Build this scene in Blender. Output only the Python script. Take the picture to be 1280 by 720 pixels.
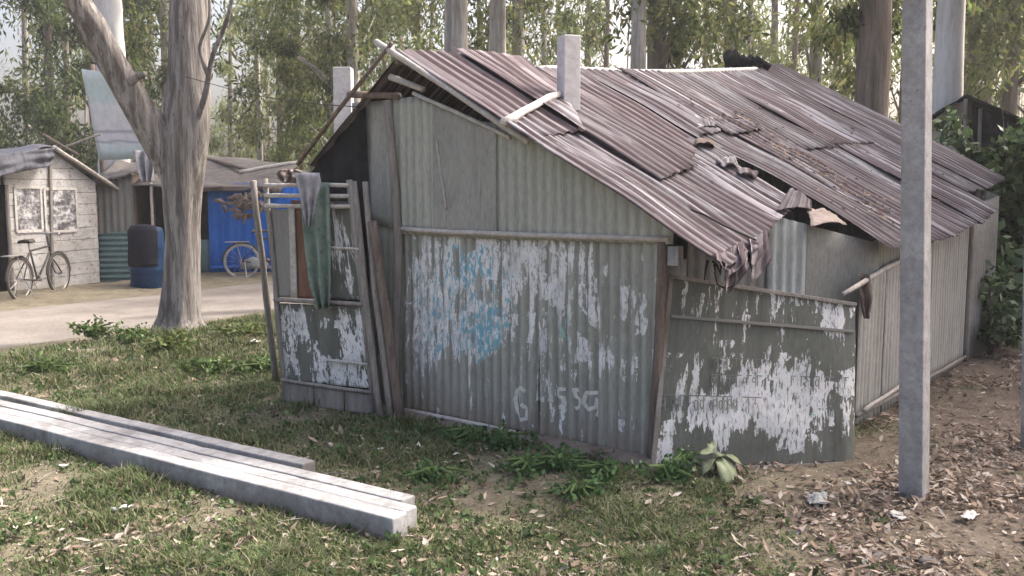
import bpy, math, random
import numpy as np
from mathutils import Vector, noise as mnoise
random.seed(7); rng = np.random.default_rng(7)
R = math.radians
for o in list(bpy.data.objects): bpy.data.objects.remove(o)
sc = bpy.context.scene
col = sc.collection
# ------------------------------------------------------------------ camera
CAMZ = 1.6; FPX = 1175.0; TH = R(6.07)
cam = bpy.data.cameras.new('camera'); camo = bpy.data.objects.new('camera', cam); col.objects.link(camo)
camo.location = (0, 0, CAMZ); camo.rotation_euler = (R(90)-TH, 0, 0)
cam.sensor_width = 36; cam.lens = 36*FPX/1280; cam.clip_end = 2000; cam.clip_start = .05
sc.camera = camo
# ------------------------------------------------------------------ light
SUN_EL, SUN_AZ = R(48), R(62)          # azimuth clockwise from +Y (the view direction) towards +X
w = bpy.data.worlds.new('World'); sc.world = w; w.use_nodes = True
wn = w.node_tree; wn.nodes.clear()
sky = wn.nodes.new('ShaderNodeTexSky'); sky.sky_type = 'NISHITA'; sky.sun_disc = False
sky.sun_elevation = SUN_EL; sky.sun_rotation = SUN_AZ; sky.dust_density = 10; sky.air_density = .8; sky.ozone_density = .3
bg = wn.nodes.new('ShaderNodeBackground'); bg.inputs[1].default_value = .15
wo = wn.nodes.new('ShaderNodeOutputWorld')
wn.links.new(sky.outputs[0], bg.inputs[0]); wn.links.new(bg.outputs[0], wo.inputs[0])
sl = bpy.data.lights.new('sun', 'SUN'); sl.energy = 2.0; sl.angle = R(4); sl.color = (1, .955, .90)
so = bpy.data.objects.new('sun', sl); col.objects.link(so)
sd = Vector((math.sin(SUN_AZ)*math.cos(SUN_EL), math.cos(SUN_AZ)*math.cos(SUN_EL), math.sin(SUN_EL)))
so.rotation_euler = sd.to_track_quat('Z', 'Y').to_euler()
so.location = (12, 6, 20)
sc.view_settings.view_transform = 'Standard'; sc.view_settings.look = 'None'
sc.view_settings.exposure = 1.65; sc.view_settings.gamma = 1; sc.view_settings.use_curve_mapping = False
sc.render.engine = 'CYCLES'
# ------------------------------------------------------------------ pixel <-> place
A = np.array
C0 = A([0, 0, CAMZ]); FW = A([0, math.cos(TH), -math.sin(TH)]); UPV = A([0, math.sin(TH), math.cos(TH)]); RT = A([1., 0, 0])
def ray(x, y): return FW+(x-640)/FPX*RT+(360-y)/FPX*UPV
def G(x, y, z=0.): d = ray(x, y); return C0+d*((z-CAMZ)/d[2])
def At(x, y, Y): d = ray(x, y); return C0+d*(Y/d[1])
def hit(x, y, O, N): d = ray(x, y); return C0+d*(np.dot(O-C0, N)/np.dot(d, N))
def unit(v): v = A(v, float); return v/np.linalg.norm(v)
ZZ = A([0, 0, 1.])
# ------------------------------------------------------------------ node helpers
class NT:
    def __init__(s, name):
        s.m = bpy.data.materials.new(name); s.m.use_nodes = True; s.t = s.m.node_tree; s.t.nodes.clear()
    def n(s, typ, ins=None, **props):
        nd = s.t.nodes.new('ShaderNode'+typ)
        for k, v in props.items(): setattr(nd, k, v)
        for k, v in (ins or {}).items():
            if isinstance(v, bpy.types.NodeSocket): s.t.links.new(v, nd.inputs[k])
            else: nd.inputs[k].default_value = v
        return nd
    def coord(s, kind='Object', scale=(1, 1, 1)):
        if kind == 'UV': c = s.n('UVMap').outputs[0]
        elif kind == 'World': c = s.n('NewGeometry').outputs['Position']
        else: c = s.n('TexCoord').outputs[kind]
        return s.n('Mapping', {0: c, 3: scale}).outputs[0]
    def noise(s, vec, scale=1., detail=4., rough=.6, dist=0.): return s.n('TexNoise', {'Vector': vec, 'Scale': scale, 'Detail': detail, 'Roughness': rough, 'Distortion': dist}).outputs[0]
    def ramp(s, fac, stops, interp='LINEAR'):
        nd = s.n('ValToRGB', {0: fac}); cr = nd.color_ramp; cr.interpolation = interp
        while len(cr.elements) < len(stops): cr.elements.new(.5)
        for e, (p, c) in zip(cr.elements, stops):
            e.position = p; e.color = (c, c, c, 1) if not isinstance(c, tuple) else (*c, 1)
        return nd.outputs[0]
    def mix(s, fac, a, b, blend='MIX'):
        nd = s.n('MixRGB', blend_type=blend)
        for k, v in zip((0, 1, 2), (fac, a, b)):
            if isinstance(v, bpy.types.NodeSocket): s.t.links.new(v, nd.inputs[k])
            elif k == 0: nd.inputs[0].default_value = v
            else: nd.inputs[k].default_value = (*v, 1) if isinstance(v, tuple) else (v, v, v, 1)
        return nd.outputs[0]
    def math(s, op, a, b=0., clamp=False): return s.n('Math', {0: a, 1: b}, operation=op, use_clamp=clamp).outputs[0]
    def bump(s, h, strength=.4, dist=.01): return s.n('Bump', {'Height': h, 'Strength': strength, 'Distance': dist}).outputs[0]
    def attr(s, name): return s.n('Attribute', attribute_name=name)
    def out(s, color, rough=.85, metal=0., normal=None, transl=0., spec=.12):
        ins = {'Base Color': color, 'Roughness': rough, 'Metallic': metal, 'Specular IOR Level': spec}
        if isinstance(color, tuple): ins['Base Color'] = (*color, 1)
        if normal is not None: ins['Normal'] = normal
        b = s.n('BsdfPrincipled', ins); sh = b.outputs[0]
        if transl:
            t = s.n('BsdfTranslucent', {'Color': ins['Base Color']})
            sh = s.n('MixShader', {0: transl, 1: sh, 2: t.outputs[0]}).outputs[0]
        o = s.n('OutputMaterial'); s.t.links.new(sh, o.inputs[0]); return s.m
# ------------------------------------------------------------------ materials
def mat_noise(name, c1, c2, scale=6., stretch=(1, 1, 1), rough=.85, bump=.3, c3=None, metal=0., transl=0., coord='Object', lo=.35, hi=.65, bscale=None):
    n = NT(name); v = n.coord(coord, stretch)
    a = n.noise(v, scale, 6, .65); c = n.ramp(a, [(lo, c1), (hi, c2)])
    b = n.noise(v, scale*4.3, 5, .7)
    if c3: c = n.mix(n.ramp(b, [(.52, 0.), (.66, 1.)]), c, c3)
    c = n.mix(.35, c, n.ramp(b, [(.3, .25), (.7, .9)]), 'OVERLAY')
    nb = n.bump(n.noise(v, bscale or scale*6, 6, .7), bump, .02) if bump else None
    return n.out(c, rough, metal, nb, transl)
def mat_sheet(name, base1, base2, rust, rust_lo, rust_hi, pale, pale_lo=.6, pale_hi=.75, metal=.25, rough=.6, paper=False, fine=1.0, rust2=None, rib=0., mott=.0):
    """corrugated metal; UV in metres, u across the ribs and v down the sheet"""
    n = NT(name); uv = n.coord('UV'); loc = n.n('ObjectInfo').outputs['Random']
    off = n.n('CombineXYZ', {0: n.math('MULTIPLY', loc, 37.), 1: n.math('MULTIPLY', loc, 91.), 2: 0.}).outputs[0]
    p = n.n('VectorMath', {0: uv, 1: off}, operation='ADD').outputs[0]
    st = n.noise(n.n('Mapping', {0: p, 3: (11*fine, .8, 1)}).outputs[0], 1, 6, .62, .15)
    bl = n.noise(n.n('Mapping', {0: p, 3: (2.0, 1.3, 1)}).outputs[0], 1, 6, .65, .4)
    fi = n.noise(n.n('Mapping', {0: p, 3: (60, 14, 1)}).outputs[0], 1, 5, .7)
    c = n.mix(n.ramp(bl, [(.35, 0.), (.65, 1.)]), base1, base2)
    c = n.mix(.35, c, n.ramp(fi, [(.3, .2), (.7, .85)]), 'OVERLAY')
    rm = n.math('ADD', n.math('MULTIPLY', st, .55), n.math('MULTIPLY', bl, .45))
    rm = n.math('ADD', rm, n.math('MULTIPLY', n.math('SUBTRACT', fi, .5), .22))
    rcol = n.mix(n.ramp(fi, [(.35, 0.), (.65, 1.)]), rust, rust2 or tuple(x*.55 for x in rust))
    c = n.mix(n.ramp(rm, [(rust_lo, 0.), (rust_hi, 1.)]), c, rcol)
    st2 = n.noise(n.n('Mapping', {0: p, 1: (5, 3, 0), 3: (15*fine, .9, 1)}).outputs[0], 1, 6, .65)
    c = n.mix(n.ramp(st2, [(pale_lo, 0.), (pale_hi, .75)]), c, pale)
    if mott:
        mo = n.noise(n.n('Mapping', {0: p, 1: (2, 8, 0), 3: (4.5, 2.2, 1)}).outputs[0], 1, 7, .7, .8)
        c = n.mix(n.ramp(mo, [(.46, mott), (.52, 0.)]), c, (.075, .05, .055))
        s3 = n.noise(n.n('Mapping', {0: p, 1: (7, 1, 0), 3: (16, .38, 1)}).outputs[0], 1, 5, .6)
        c = n.mix(n.ramp(s3, [(.45, .85), (.51, 0.)]), c, (.042, .03, .035))
        s4 = n.noise(n.n('Mapping', {0: p, 1: (1, 9, 0), 3: (19, .45, 1)}).outputs[0], 1, 6, .65)
        c = n.mix(n.ramp(s4, [(.53, 0.), (.58, .85)]), c, pale)
        pu = n.noise(n.n('Mapping', {0: p, 1: (4, 4, 0), 3: (1.7, .9, 1)}).outputs[0], 1, 6, .65, .6)
        c = n.mix(n.ramp(pu, [(.50, 0.), (.58, .75)]), c, n.mix(n.ramp(s4, [(.45, 0.), (.56, 1.)]), (.058, .040, .045), (.115, .084, .092)))
        c = n.mix(n.ramp(pu, [(.36, .6), (.44, 0.)]), c, n.mix(n.ramp(s3, [(.46, 0.), (.54, 1.)]), (.16, .165, .185), (.36, .36, .38)))
        c = n.mix(n.ramp(loc, [(.1, .45), (.6, 0.)]), c, (.06, .045, .05))
    if rib:  # paler crests and darker valleys paint the rib shading that flat light loses
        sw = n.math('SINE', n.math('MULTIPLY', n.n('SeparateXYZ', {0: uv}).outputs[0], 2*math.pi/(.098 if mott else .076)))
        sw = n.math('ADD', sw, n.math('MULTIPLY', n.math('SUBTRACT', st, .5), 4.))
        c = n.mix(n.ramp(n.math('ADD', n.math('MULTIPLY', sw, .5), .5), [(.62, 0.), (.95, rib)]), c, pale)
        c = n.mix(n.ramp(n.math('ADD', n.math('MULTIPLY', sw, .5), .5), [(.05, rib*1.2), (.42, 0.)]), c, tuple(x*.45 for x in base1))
    rg = n.ramp(rm, [(.3, rough), (.7, .92)])
    nb = n.bump(n.math('ADD', fi, n.math('MULTIPLY', bl, 1.5)), .25, .006)
    if paper:
        at = n.attr('paper'); sep = n.n('SeparateColor', {0: at.outputs[0]})
        d, bl_, tone = sep.outputs[0], sep.outputs[1], sep.outputs[2]
        n1 = n.noise(n.n('Mapping', {0: uv, 3: (17, 2.6, 1)}).outputs[0], 1, 7, .68, .3)
        n2 = n.noise(n.n('Mapping', {0: uv, 3: (48, 13, 1)}).outputs[0], 1, 5, .7)
        k = n.math('ADD', d, n.math('MULTIPLY', n.math('SUBTRACT', n1, .5), 3.4))
        k = n.math('ADD', k, n.math('MULTIPLY', n.math('SUBTRACT', n2, .5), 1.15))
        duv = n.n('VectorMath', {0: uv, 1: n.n('VectorMath', {0: n.n('TexNoise', {'Vector': uv, 'Scale': 9., 'Detail': 5.}).outputs[1], 'Scale': .16}, operation='SCALE').outputs[0]}, operation='ADD').outputs[0]
        vo = n.n('TexVoronoi', {'Vector': n.n('Mapping', {0: duv, 3: (8, 5.5, 1)}).outputs[0], 'Scale': 1.}, distance='CHEBYCHEV')
        cell = n.n('SeparateColor', {0: vo.outputs['Color']}).outputs
        k = n.math('ADD', k, n.math('MULTIPLY', n.math('SUBTRACT', cell[0], .5), .62))
        pm = n.ramp(k, [(.47, 0.), (.53, 1.)])
        scr = n.noise(n.n('Mapping', {0: uv, 1: (3, 8, 0), 3: (64, 15, 1)}).outputs[0], 1, 5, .72, .4)
        pm = n.math('MULTIPLY', pm, n.ramp(scr, [(.40, .1), (.46, 1.)]))
        pr = n.noise(n.n('Mapping', {0: uv, 3: (15, 9, 1)}).outputs[0], 1, 7, .7, .5)
        pc = n.ramp(pr, [(.34, (.20, .20, .20)), (.39, (.50, .50, .49)), (.45, (.72, .72, .71)), (.62, (.84, .84, .83))])
        pc = n.mix(.45, pc, n.ramp(cell[1], [(.0, (.42, .43, .44)), (.35, (.62, .63, .62)), (.6, (.80, .80, .79)), (1., (.70, .66, .68))]), 'MIX')
        pb = n.noise(n.n('Mapping', {0: uv, 1: (9, 2, 0), 3: (38, 13, 1)}).outputs[0], 1, 5, .7)
        bm = n.math('ADD', bl_, n.math('MULTIPLY', n.math('SUBTRACT', pb, .5), 3.2))
        pc = n.mix(n.ramp(bm, [(.5, 0.), (.56, .85)]), pc, n.mix(tone, (.06, .38, .56), (.26, .52, .46)))
        if rib:
            vb = n.n('SeparateXYZ', {0: uv}).outputs[1]
            rb_ = n.math('ADD', n.math('MULTIPLY', vb, 2.2), n.math('MULTIPLY', n1, 1.6))
            c = n.mix(n.ramp(rb_, [(.25, 0.), (.75, .6)]), c, (.20, .145, .11))
        c = n.mix(n.math('MULTIPLY', pm, .93), c, pc); rg = n.mix(pm, rg, .9)
        nb = n.bump(n.math('ADD', n.math('MULTIPLY', pm, .6), n.math('MULTIPLY', fi, .3)), .35, .004)
    return n.out(c, rg, metal, nb, 0., .08)
M = {}
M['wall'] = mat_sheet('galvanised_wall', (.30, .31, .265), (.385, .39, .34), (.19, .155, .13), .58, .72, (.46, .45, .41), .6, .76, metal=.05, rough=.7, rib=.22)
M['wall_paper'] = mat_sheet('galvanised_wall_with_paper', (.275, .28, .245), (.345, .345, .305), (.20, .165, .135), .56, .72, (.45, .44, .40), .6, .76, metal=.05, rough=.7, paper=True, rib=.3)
M['sign_paper'] = mat_sheet('sheet_with_torn_posters', (.12, .126, .108), (.165, .17, .15), (.09, .084, .075), .52, .7, (.30, .31, .29), .68, .8, metal=.08, rough=.75, paper=True)
M['flat'] = mat_sheet('flat_grey_sheet', (.25, .25, .225), (.33, .325, .295), (.19, .155, .13), .56, .72, (.42, .41, .38), .62, .76, metal=.05, rough=.7)
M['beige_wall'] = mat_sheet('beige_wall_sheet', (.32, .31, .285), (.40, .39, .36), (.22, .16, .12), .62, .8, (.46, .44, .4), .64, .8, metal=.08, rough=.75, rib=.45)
M['pale_sheet'] = mat_sheet('pale_galvanised', (.40, .43, .41), (.47, .49, .47), (.30, .28, .25), .66, .82, (.56, .57, .55), .6, .8, metal=.15, rough=.6)
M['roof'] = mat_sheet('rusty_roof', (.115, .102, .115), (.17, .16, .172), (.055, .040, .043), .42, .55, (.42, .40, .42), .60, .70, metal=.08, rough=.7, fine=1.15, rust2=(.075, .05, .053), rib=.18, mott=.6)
M['roof_dark'] = mat_sheet('dark_rust_and_shade_roof', (.10, .08, .092), (.14, .12, .13), (.065, .046, .052), .34, .54, (.34, .30, .31), .64, .8, metal=.1, rough=.75, rust2=(.10, .07, .072), rib=.3, mott=.6)  # dark rust, also painting the shade on the turned sheet near the verge
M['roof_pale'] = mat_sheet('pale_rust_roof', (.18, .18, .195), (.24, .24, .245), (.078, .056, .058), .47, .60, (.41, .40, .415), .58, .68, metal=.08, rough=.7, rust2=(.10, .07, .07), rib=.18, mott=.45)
M['teal_sheet'] = mat_sheet('teal_sheet', (.10, .16, .165), (.14, .205, .205), (.11, .10, .09), .6, .8, (.26, .30, .30), .62, .8, metal=.1)
M['grey_sheet'] = mat_sheet('grey_brown_sheet', (.20, .195, .18), (.27, .26, .24), (.15, .11, .09), .55, .75, (.34, .33, .31), .62, .8, metal=.1)
M['blue_sheet'] = mat_sheet('blue_painted_sheet', (.022, .12, .44), (.035, .155, .52), (.03, .08, .24), .6, .8, (.10, .25, .55), .66, .85, metal=.0, rough=.55)
def mat_concrete():
    n = NT('precast_concrete'); v = n.coord('World')
    a = n.noise(v, 3.2, 7, .7, .4); b = n.noise(v, 26, 5, .7); st = n.noise(n.n('Mapping', {0: v, 3: (2.2, 2.2, .7)}).outputs[0], 1.6, 6, .7, .8)
    c = n.ramp(a, [(.36, (.24, .238, .24)), (.64, (.36, .36, .36))])
    c = n.mix(n.ramp(st, [(.52, 0.), (.66, .6)]), c, (.17, .16, .15))
    c = n.mix(.35, c, n.ramp(b, [(.3, .25), (.7, .85)]), 'OVERLAY')
    vo = n.n('TexVoronoi', {'Vector': v, 'Scale': 34.}).outputs[0]; pit = n.ramp(n.math('ADD', vo, n.math('MULTIPLY', b, .25)), [(.20, 1.), (.26, 0.)])
    c = n.mix(n.math('MULTIPLY', pit, .65), c, (.10, .095, .09))
    z = n.n('SeparateXYZ', {0: v}).outputs[2]
    c = n.mix(n.ramp(n.math('ADD', z, n.math('MULTIPLY', n.math('SUBTRACT', a, .5), .3)), [(.0, .65), (.09, 0.)]), c, (.17, .14, .115))
    return n.out(c, .92, 0, n.bump(n.math('SUBTRACT', n.math('ADD', a, n.math('MULTIPLY', b, .5)), pit), .6, .008))
M['concrete'] = mat_concrete()
M['concrete_warm'] = mat_noise('warm_concrete', (.50, .475, .465), (.64, .615, .60), 4, (1, 1, 1), .9, .25)
M['wood'] = mat_noise('weathered_wood', (.20, .18, .16), (.33, .305, .28), 5, (6, 6, .7), .9, .5, (.13, .11, .10))
M['wood_pale'] = mat_noise('bleached_wood', (.48, .45, .42), (.66, .63, .59), 6, (3, 3, 3), .85, .35)
M['wood_brown'] = mat_noise('brown_wood', (.13, .10, .085), (.23, .185, .155), 5, (6, 6, .7), .9, .5, (.08, .06, .05))
M['board_red'] = mat_noise('red_brown_board', (.13, .07, .05), (.20, .11, .075), 4, (4, 4, .8), .85, .3)
M['bamboo'] = mat_noise('grey_bamboo', (.36, .33, .30), (.50, .47, .43), 6, (3, 3, 3), .8, .3)
M['dark'] = mat_noise('dark_board_and_shade', (.012, .011, .011), (.028, .025, .023), 5, (1, 1, 1), .95, .3)  # near-black colour paints the shade of interiors, also used on dark boards
M['dark_tarp_and_shade'] = mat_noise('black_plastic_and_shade', (.010, .010, .011), (.022, .022, .024), 3, (1, 1, 1), .9, .5)  # black plastic of the bundle, also the painted shade in the left bay
M['bark'] = mat_noise('grey_brown_bark', (.12, .105, .096), (.32, .297, .277), 2.0, (6, 6, .4), .92, 1.0, (.07, .06, .055), lo=.42, hi=.60, bscale=7)
M['bark_pale'] = mat_noise('pale_gum_bark', (.22, .20, .18), (.46, .44, .415), 1.6, (4, 4, .45), .88, .7, (.17, .15, .13), lo=.40, hi=.60)
M['bark_white'] = mat_noise('white_gum_bark', (.42, .415, .42), (.62, .615, .615), 1.2, (3, 3, .5), .85, .4, (.36, .345, .335))
M['bark_brown'] = mat_noise('brown_gum_bark', (.10, .082, .072), (.23, .195, .175), 1.8, (5, 5, .5), .9, .8, (.11, .09, .075))
M['mud'] = mat_noise('mud_plinth', (.15, .12, .10), (.23, .19, .16), 5, (1, 1, 1), .95, .7)
M['white_paper'] = mat_noise('crumpled_white_paper', (.42, .40, .37), (.64, .62, .59), 14, (1, 1, 1), .8, .4)
M['plastic'] = mat_noise('pale_plastic_bag', (.34, .36, .345), (.52, .54, .53), 9, (1, 1, 1), .35, .5, transl=.3)
M['whitewash'] = mat_noise('whitewashed_boards', (.38, .365, .355), (.60, .59, .58), 2.6, (1, 1, 1.4), .9, .5, (.21, .19, .18))
M['poster'] = None
M['tarp_blue'] = mat_noise('grey_blue_tarp', (.06, .063, .08), (.15, .155, .18), 4, (1, 3, 1), .55, .6, (.06, .06, .075))
M['thatch'] = mat_noise('old_sheet_roofing', (.11, .10, .095), (.21, .195, .185), 4, (1.5, 4, 4), .92, .8, (.10, .09, .085))
M['cloth_green'] = mat_noise('green_cloth', (.13, .19, .15), (.24, .29, .25), 5, (1, 1, 1), .95, .4, (.08, .12, .10))
M['cloth_white'] = mat_noise('lilac_white_cloth', (.24, .235, .25), (.40, .39, .41), 9, (1, 1, 1), .95, .4, (.30, .30, .30))
M['cloth_pink'] = mat_noise('pinkish_cloth', (.26, .21, .19), (.36, .30, .27), 9, (1, 1, 1), .95, .4)
M['rubber'] = mat_noise('dusty_rubber', (.06, .055, .05), (.10, .095, .088), 12, (1, 1, 1), .9, .2)
M['bike_paint'] = mat_noise('dusty_black_paint', (.045, .042, .042), (.09, .082, .078), 12, (1, 1, 1), .5, .1)
M['steel'] = mat_noise('dull_steel', (.34, .33, .32), (.48, .47, .46), 15, (1, 1, 1), .4, .1, metal=.6)
M['drum'] = mat_noise('dark_blue_plastic', (.010, .03, .075), (.018, .05, .12), 4, (1, 1, 1), .45, .15)
M['drum_cover'] = mat_noise('dark_brown_hide', (.008, .009, .016), (.016, .017, .026), 5, (1, 1, 1), .8, .4)
M['stone'] = mat_noise('grey_stone', (.14, .13, .12), (.24, .225, .21), 6, (1, 1, 1), .9, .5)
M['green_stem'] = mat_noise('green_stem', (.06, .10, .035), (.10, .14, .05), 9, (1, 1, 1), .8, 0)
M['wire'] = mat_noise('black_cable', (.03, .03, .03), (.05, .05, .05), 5, (1, 1, 1), .6, 0)
M['chalk'] = mat_noise('worn_white_paint', (.50, .485, .44), (.74, .72, .68), 30, (1, 1, 1), .9, .2)
M['hoarding'] = None
def mat_attr(name, rough=.8, transl=.0, var=.4, scale=8.):
    n = NT(name); a = n.attr('Col').outputs[0]
    nz = n.noise(n.coord('World'), scale, 4, .6)
    c = n.mix(var, a, n.ramp(nz, [(.3, .25), (.7, .8)]), 'OVERLAY')
    return n.out(c, rough, 0, None, transl, .25)
M['leaf'] = mat_attr('gum_leaf', .6, .55); M['grassy'] = mat_attr('grass_blade', .7, .3); M['litter'] = mat_attr('dry_leaf', .8, .1)
M['broadleaf'] = mat_attr('broad_green_leaf', .5, .3, .3, 20.)
def mat_poster():
    n = NT('printed_poster'); v = n.coord('UV')
    a = n.noise(v, 7, 6, .75); b = n.noise(v, 2.6, 3, .6)
    c = n.ramp(n.math('ADD', n.math('MULTIPLY', a, .6), n.math('MULTIPLY', b, .4)), [(.40, (.05, .05, .05)), (.5, (.22, .21, .22)), (.56, (.5, .5, .5)), (.64, (.66, .66, .66))])
    return n.out(c, .7)
M['poster'] = mat_poster()
def mat_hoarding():
    n = NT('faded_printed_sheet'); v = n.coord('UV'); s = n.n('SeparateXYZ', {0: v}).outputs[1]
    st = n.math('ADD', s, n.math('MULTIPLY', n.math('SUBTRACT', n.noise(v, 3, 4, .6), .5), .10))
    c = n.ramp(st, [(.0, (.66, .70, .70)), (.18, (.55, .64, .62)), (.34, (.58, .66, .64)), (.40, (.70, .70, .70)), (.66, (.71, .68, .68)), (.69, (.40, .40, .42)), (.72, (.72, .69, .69)), (.78, (.70, .68, .69)), (.80, (.42, .42, .44)), (.83, (.70, .72, .71)), (.93, (.58, .66, .63)), (1., (.56, .64, .61))])
    c = n.mix(n.ramp(n.noise(v, 9, 5, .7), [(.45, 0.), (.6, .35)]), c, (.45, .45, .44))
    return n.out(c, .7, 0, None, .25)
M['hoarding'] = mat_hoarding()
def mat_ground():
    n = NT('ground_soil'); P = n.coord('World')
    a = n.attr('Col').outputs[0]
    big = n.noise(P, .9, 6, .65, .3); mid = n.noise(P, 5.5, 6, .7); fine = n.noise(P, 42, 5, .75)
    c = n.mix(.55, a, n.ramp(mid, [(.3, .2), (.7, .85)]), 'OVERLAY')
    c = n.mix(.5, c, n.ramp(fine, [(.3, .2), (.7, .85)]), 'OVERLAY')
    c = n.mix(n.ramp(big, [(.5, 0.), (.7, .4)]), c, (.15, .125, .10))
    h = n.math('ADD', n.math('MULTIPLY', mid, 1.), n.math('MULTIPLY', fine, .6))
    return n.out(c, .95, 0, n.bump(h, .7, .03))
M['ground'] = mat_ground()
def mat_road():
    n = NT('dusty_road'); P = n.coord('World'); a = n.noise(P, 1.2, 6, .65); f = n.noise(P, 30, 5, .7)
    c = n.ramp(a, [(.3, (.15, .133, .118)), (.7, (.25, .225, .20))])
    c = n.mix(.35, c, n.ramp(f, [(.3, .25), (.7, .85)]), 'OVERLAY')
    return n.out(c, .95, 0, n.bump(f, .4, .01))
M['road'] = mat_road()
# ------------------------------------------------------------------ mesh builders
def prop(o, label=None, cat=None, group=None, kind=None):
    if label: o['label'] = label
    if cat: o['category'] = cat
    if group: o['group'] = group
    if kind: o['kind'] = kind
    return o
def thing(name, loc, label, cat, group=None):
    o = bpy.data.objects.new(name, None); o.location = loc; o.empty_display_size = .2; col.objects.link(o)
    return prop(o, label, cat, group)
def base_loc(p):
    l = Vector((0, 0, 0))
    while p is not None: l += p.location; p = p.parent
    return A(l)
class MB:
    def __init__(s): s.v = []; s.f = []; s.uv = None; s.c = []
    def box(s, c, ax, ay, az):
        c, ax, ay, az = map(A, (c, ax, ay, az)); b = len(s.v)
        for k in (-1, 1):
            for j in (-1, 1):
                for i in (-1, 1): s.v.append(c+i*ax+j*ay+k*az)
        for q in ((0, 2, 3, 1), (4, 5, 7, 6), (0, 1, 5, 4), (2, 6, 7, 3), (0, 4, 6, 2), (1, 3, 7, 5)): s.f.append([b+i for i in q])
        return s
    def beam(s, p, q, w_, h_, upv=ZZ, taper=1.):
        p, q = A(p, float), A(q, float); d = unit(q-p); x = unit(np.cross(d, upv)); y = np.cross(x, d); b = len(s.v)
        for e, k in ((p, 1.), (q, taper)):
            for i, j in ((-1, -1), (1, -1), (1, 1), (-1, 1)): s.v.append(e+x*i*w_/2*k+y*j*h_/2*k)
        for i in range(4): s.f.append([b+i, b+(i+1) % 4, b+4+(i+1) % 4, b+4+i])
        s.f += [[b+3, b+2, b+1, b], [b+4, b+5, b+6, b+7]]; return s
    def tube(s, pts, rad, seg=8, rough=0., rs=3., cap=True, seed=0):
        pts = [A(p, float) for p in pts]; n = len(pts); b = len(s.v)
        if not hasattr(rad, '__len__'): rad = [rad]*n
        t0 = unit(pts[1]-pts[0]); x = unit(np.cross(t0, ZZ if abs(t0[2]) < .9 else A([1, 0, 0.])))
        for i in range(n):
            t = unit(pts[min(i+1, n-1)]-pts[max(i-1, 0)]); x = unit(x-t*np.dot(x, t)); y = np.cross(t, x)
            for k in range(seg):
                a = 2*math.pi*k/seg; d = x*math.cos(a)+y*math.sin(a); r = rad[i]
                if rough: r *= 1+rough*mnoise.noise(Vector((*(d*1.3+pts[i]*A([1, 1, .35])*rs+seed*7.1),)))
                if rough and seg >= 18: r *= 1+.075*mnoise.noise(Vector((*(d*5.5+pts[i]*A([0, 0, 1.1])+seed),)))+.03*mnoise.noise(Vector((*(d*13+pts[i]*A([0, 0, 2.5])+seed),)))
                s.v.append(pts[i]+d*r)
        for i in range(n-1):
            for k in range(seg): s.f.append([b+i*seg+k, b+i*seg+(k+1) % seg, b+(i+1)*seg+(k+1) % seg, b+(i+1)*seg+k])
        if cap: s.f.append([b+k for k in range(seg)][::-1]); s.f.append([b+(n-1)*seg+k for k in range(seg)])
        return s
    def build(s, name, mat, parent=None, smooth=False, bevel=0., solid=0., **kw):
        L = base_loc(parent) if parent is not None else A([0, 0, 0.])
        if parent is None and s.v and kw.get('label'):
            vv = A(s.v); L = A([vv[:, 0].mean(), vv[:, 1].mean(), vv[:, 2].min()])
        me = bpy.data.meshes.new(name); me.from_pydata([tuple(A(p)-L) for p in s.v], [], s.f)
        me.materials.append(M[mat] if isinstance(mat, str) else mat)
        if smooth: me.shade_smooth()
        o = bpy.data.objects.new(name, me); col.objects.link(o)
        if parent is not None: o.parent = parent
        else: o.location = L
        if bevel: m = o.modifiers.new('b', 'BEVEL'); m.width = bevel; m.segments = 2
        if solid: m = o.modifiers.new('s', 'SOLIDIFY'); m.thickness = solid; m.offset = 0
        if s.uv is not None:
            ul = me.uv_layers.new(name='UVMap'); idx = np.zeros(len(me.loops), int); me.loops.foreach_get('vertex_index', idx)
            ul.data.foreach_set('uv', A(s.uv, float)[idx].ravel())
        if len(s.c) == len(s.v) and s.c:
            ca = me.color_attributes.new('Col', 'FLOAT_COLOR', 'POINT'); ca.data.foreach_set('color', A(s.c, float).ravel())
        prop(o, **kw); return o
def bulk(name, V, F, mat, colors=None, parent=None, **kw):
    """numpy mesh: V (n,3), F (m,k)"""
    me = bpy.data.meshes.new(name); k = F.shape[1]
    me.vertices.add(len(V)); me.vertices.foreach_set('co', V.astype(np.float32).ravel())
    me.loops.add(F.size); me.loops.foreach_set('vertex_index', F.astype(np.int32).ravel())
    me.polygons.add(len(F)); me.polygons.foreach_set('loop_start', np.arange(0, F.size, k, dtype=np.int32)); me.polygons.foreach_set('loop_total', np.full(len(F), k, np.int32))
    me.update(calc_edges=True)
    if colors is not None:
        ca = me.color_attributes.new('Col', 'FLOAT_COLOR', 'POINT'); c4 = np.ones((len(V), 4), np.float32); c4[:, :3] = colors; ca.data.foreach_set('color', c4.ravel())
    me.materials.append(M[mat]); o = bpy.data.objects.new(name, me); col.objects.link(o)
    if parent is not None: o.parent = parent
    prop(o, **kw); return o
class Frame:
    def __init__(s, O, U, V, N): s.O, s.U, s.V, s.N = map(lambda a: A(a, float), (O, U, V, N))
    def uv(s, px, py): q = hit(px, py, s.O, s.N)-s.O; return (q@s.U, q@s.V)
    def uvs(s, L): return [s.uv(*p) for p in L]
    def P(s, u, v, off=0.): return s.O+s.U*u+s.V*v+s.N*off
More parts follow.
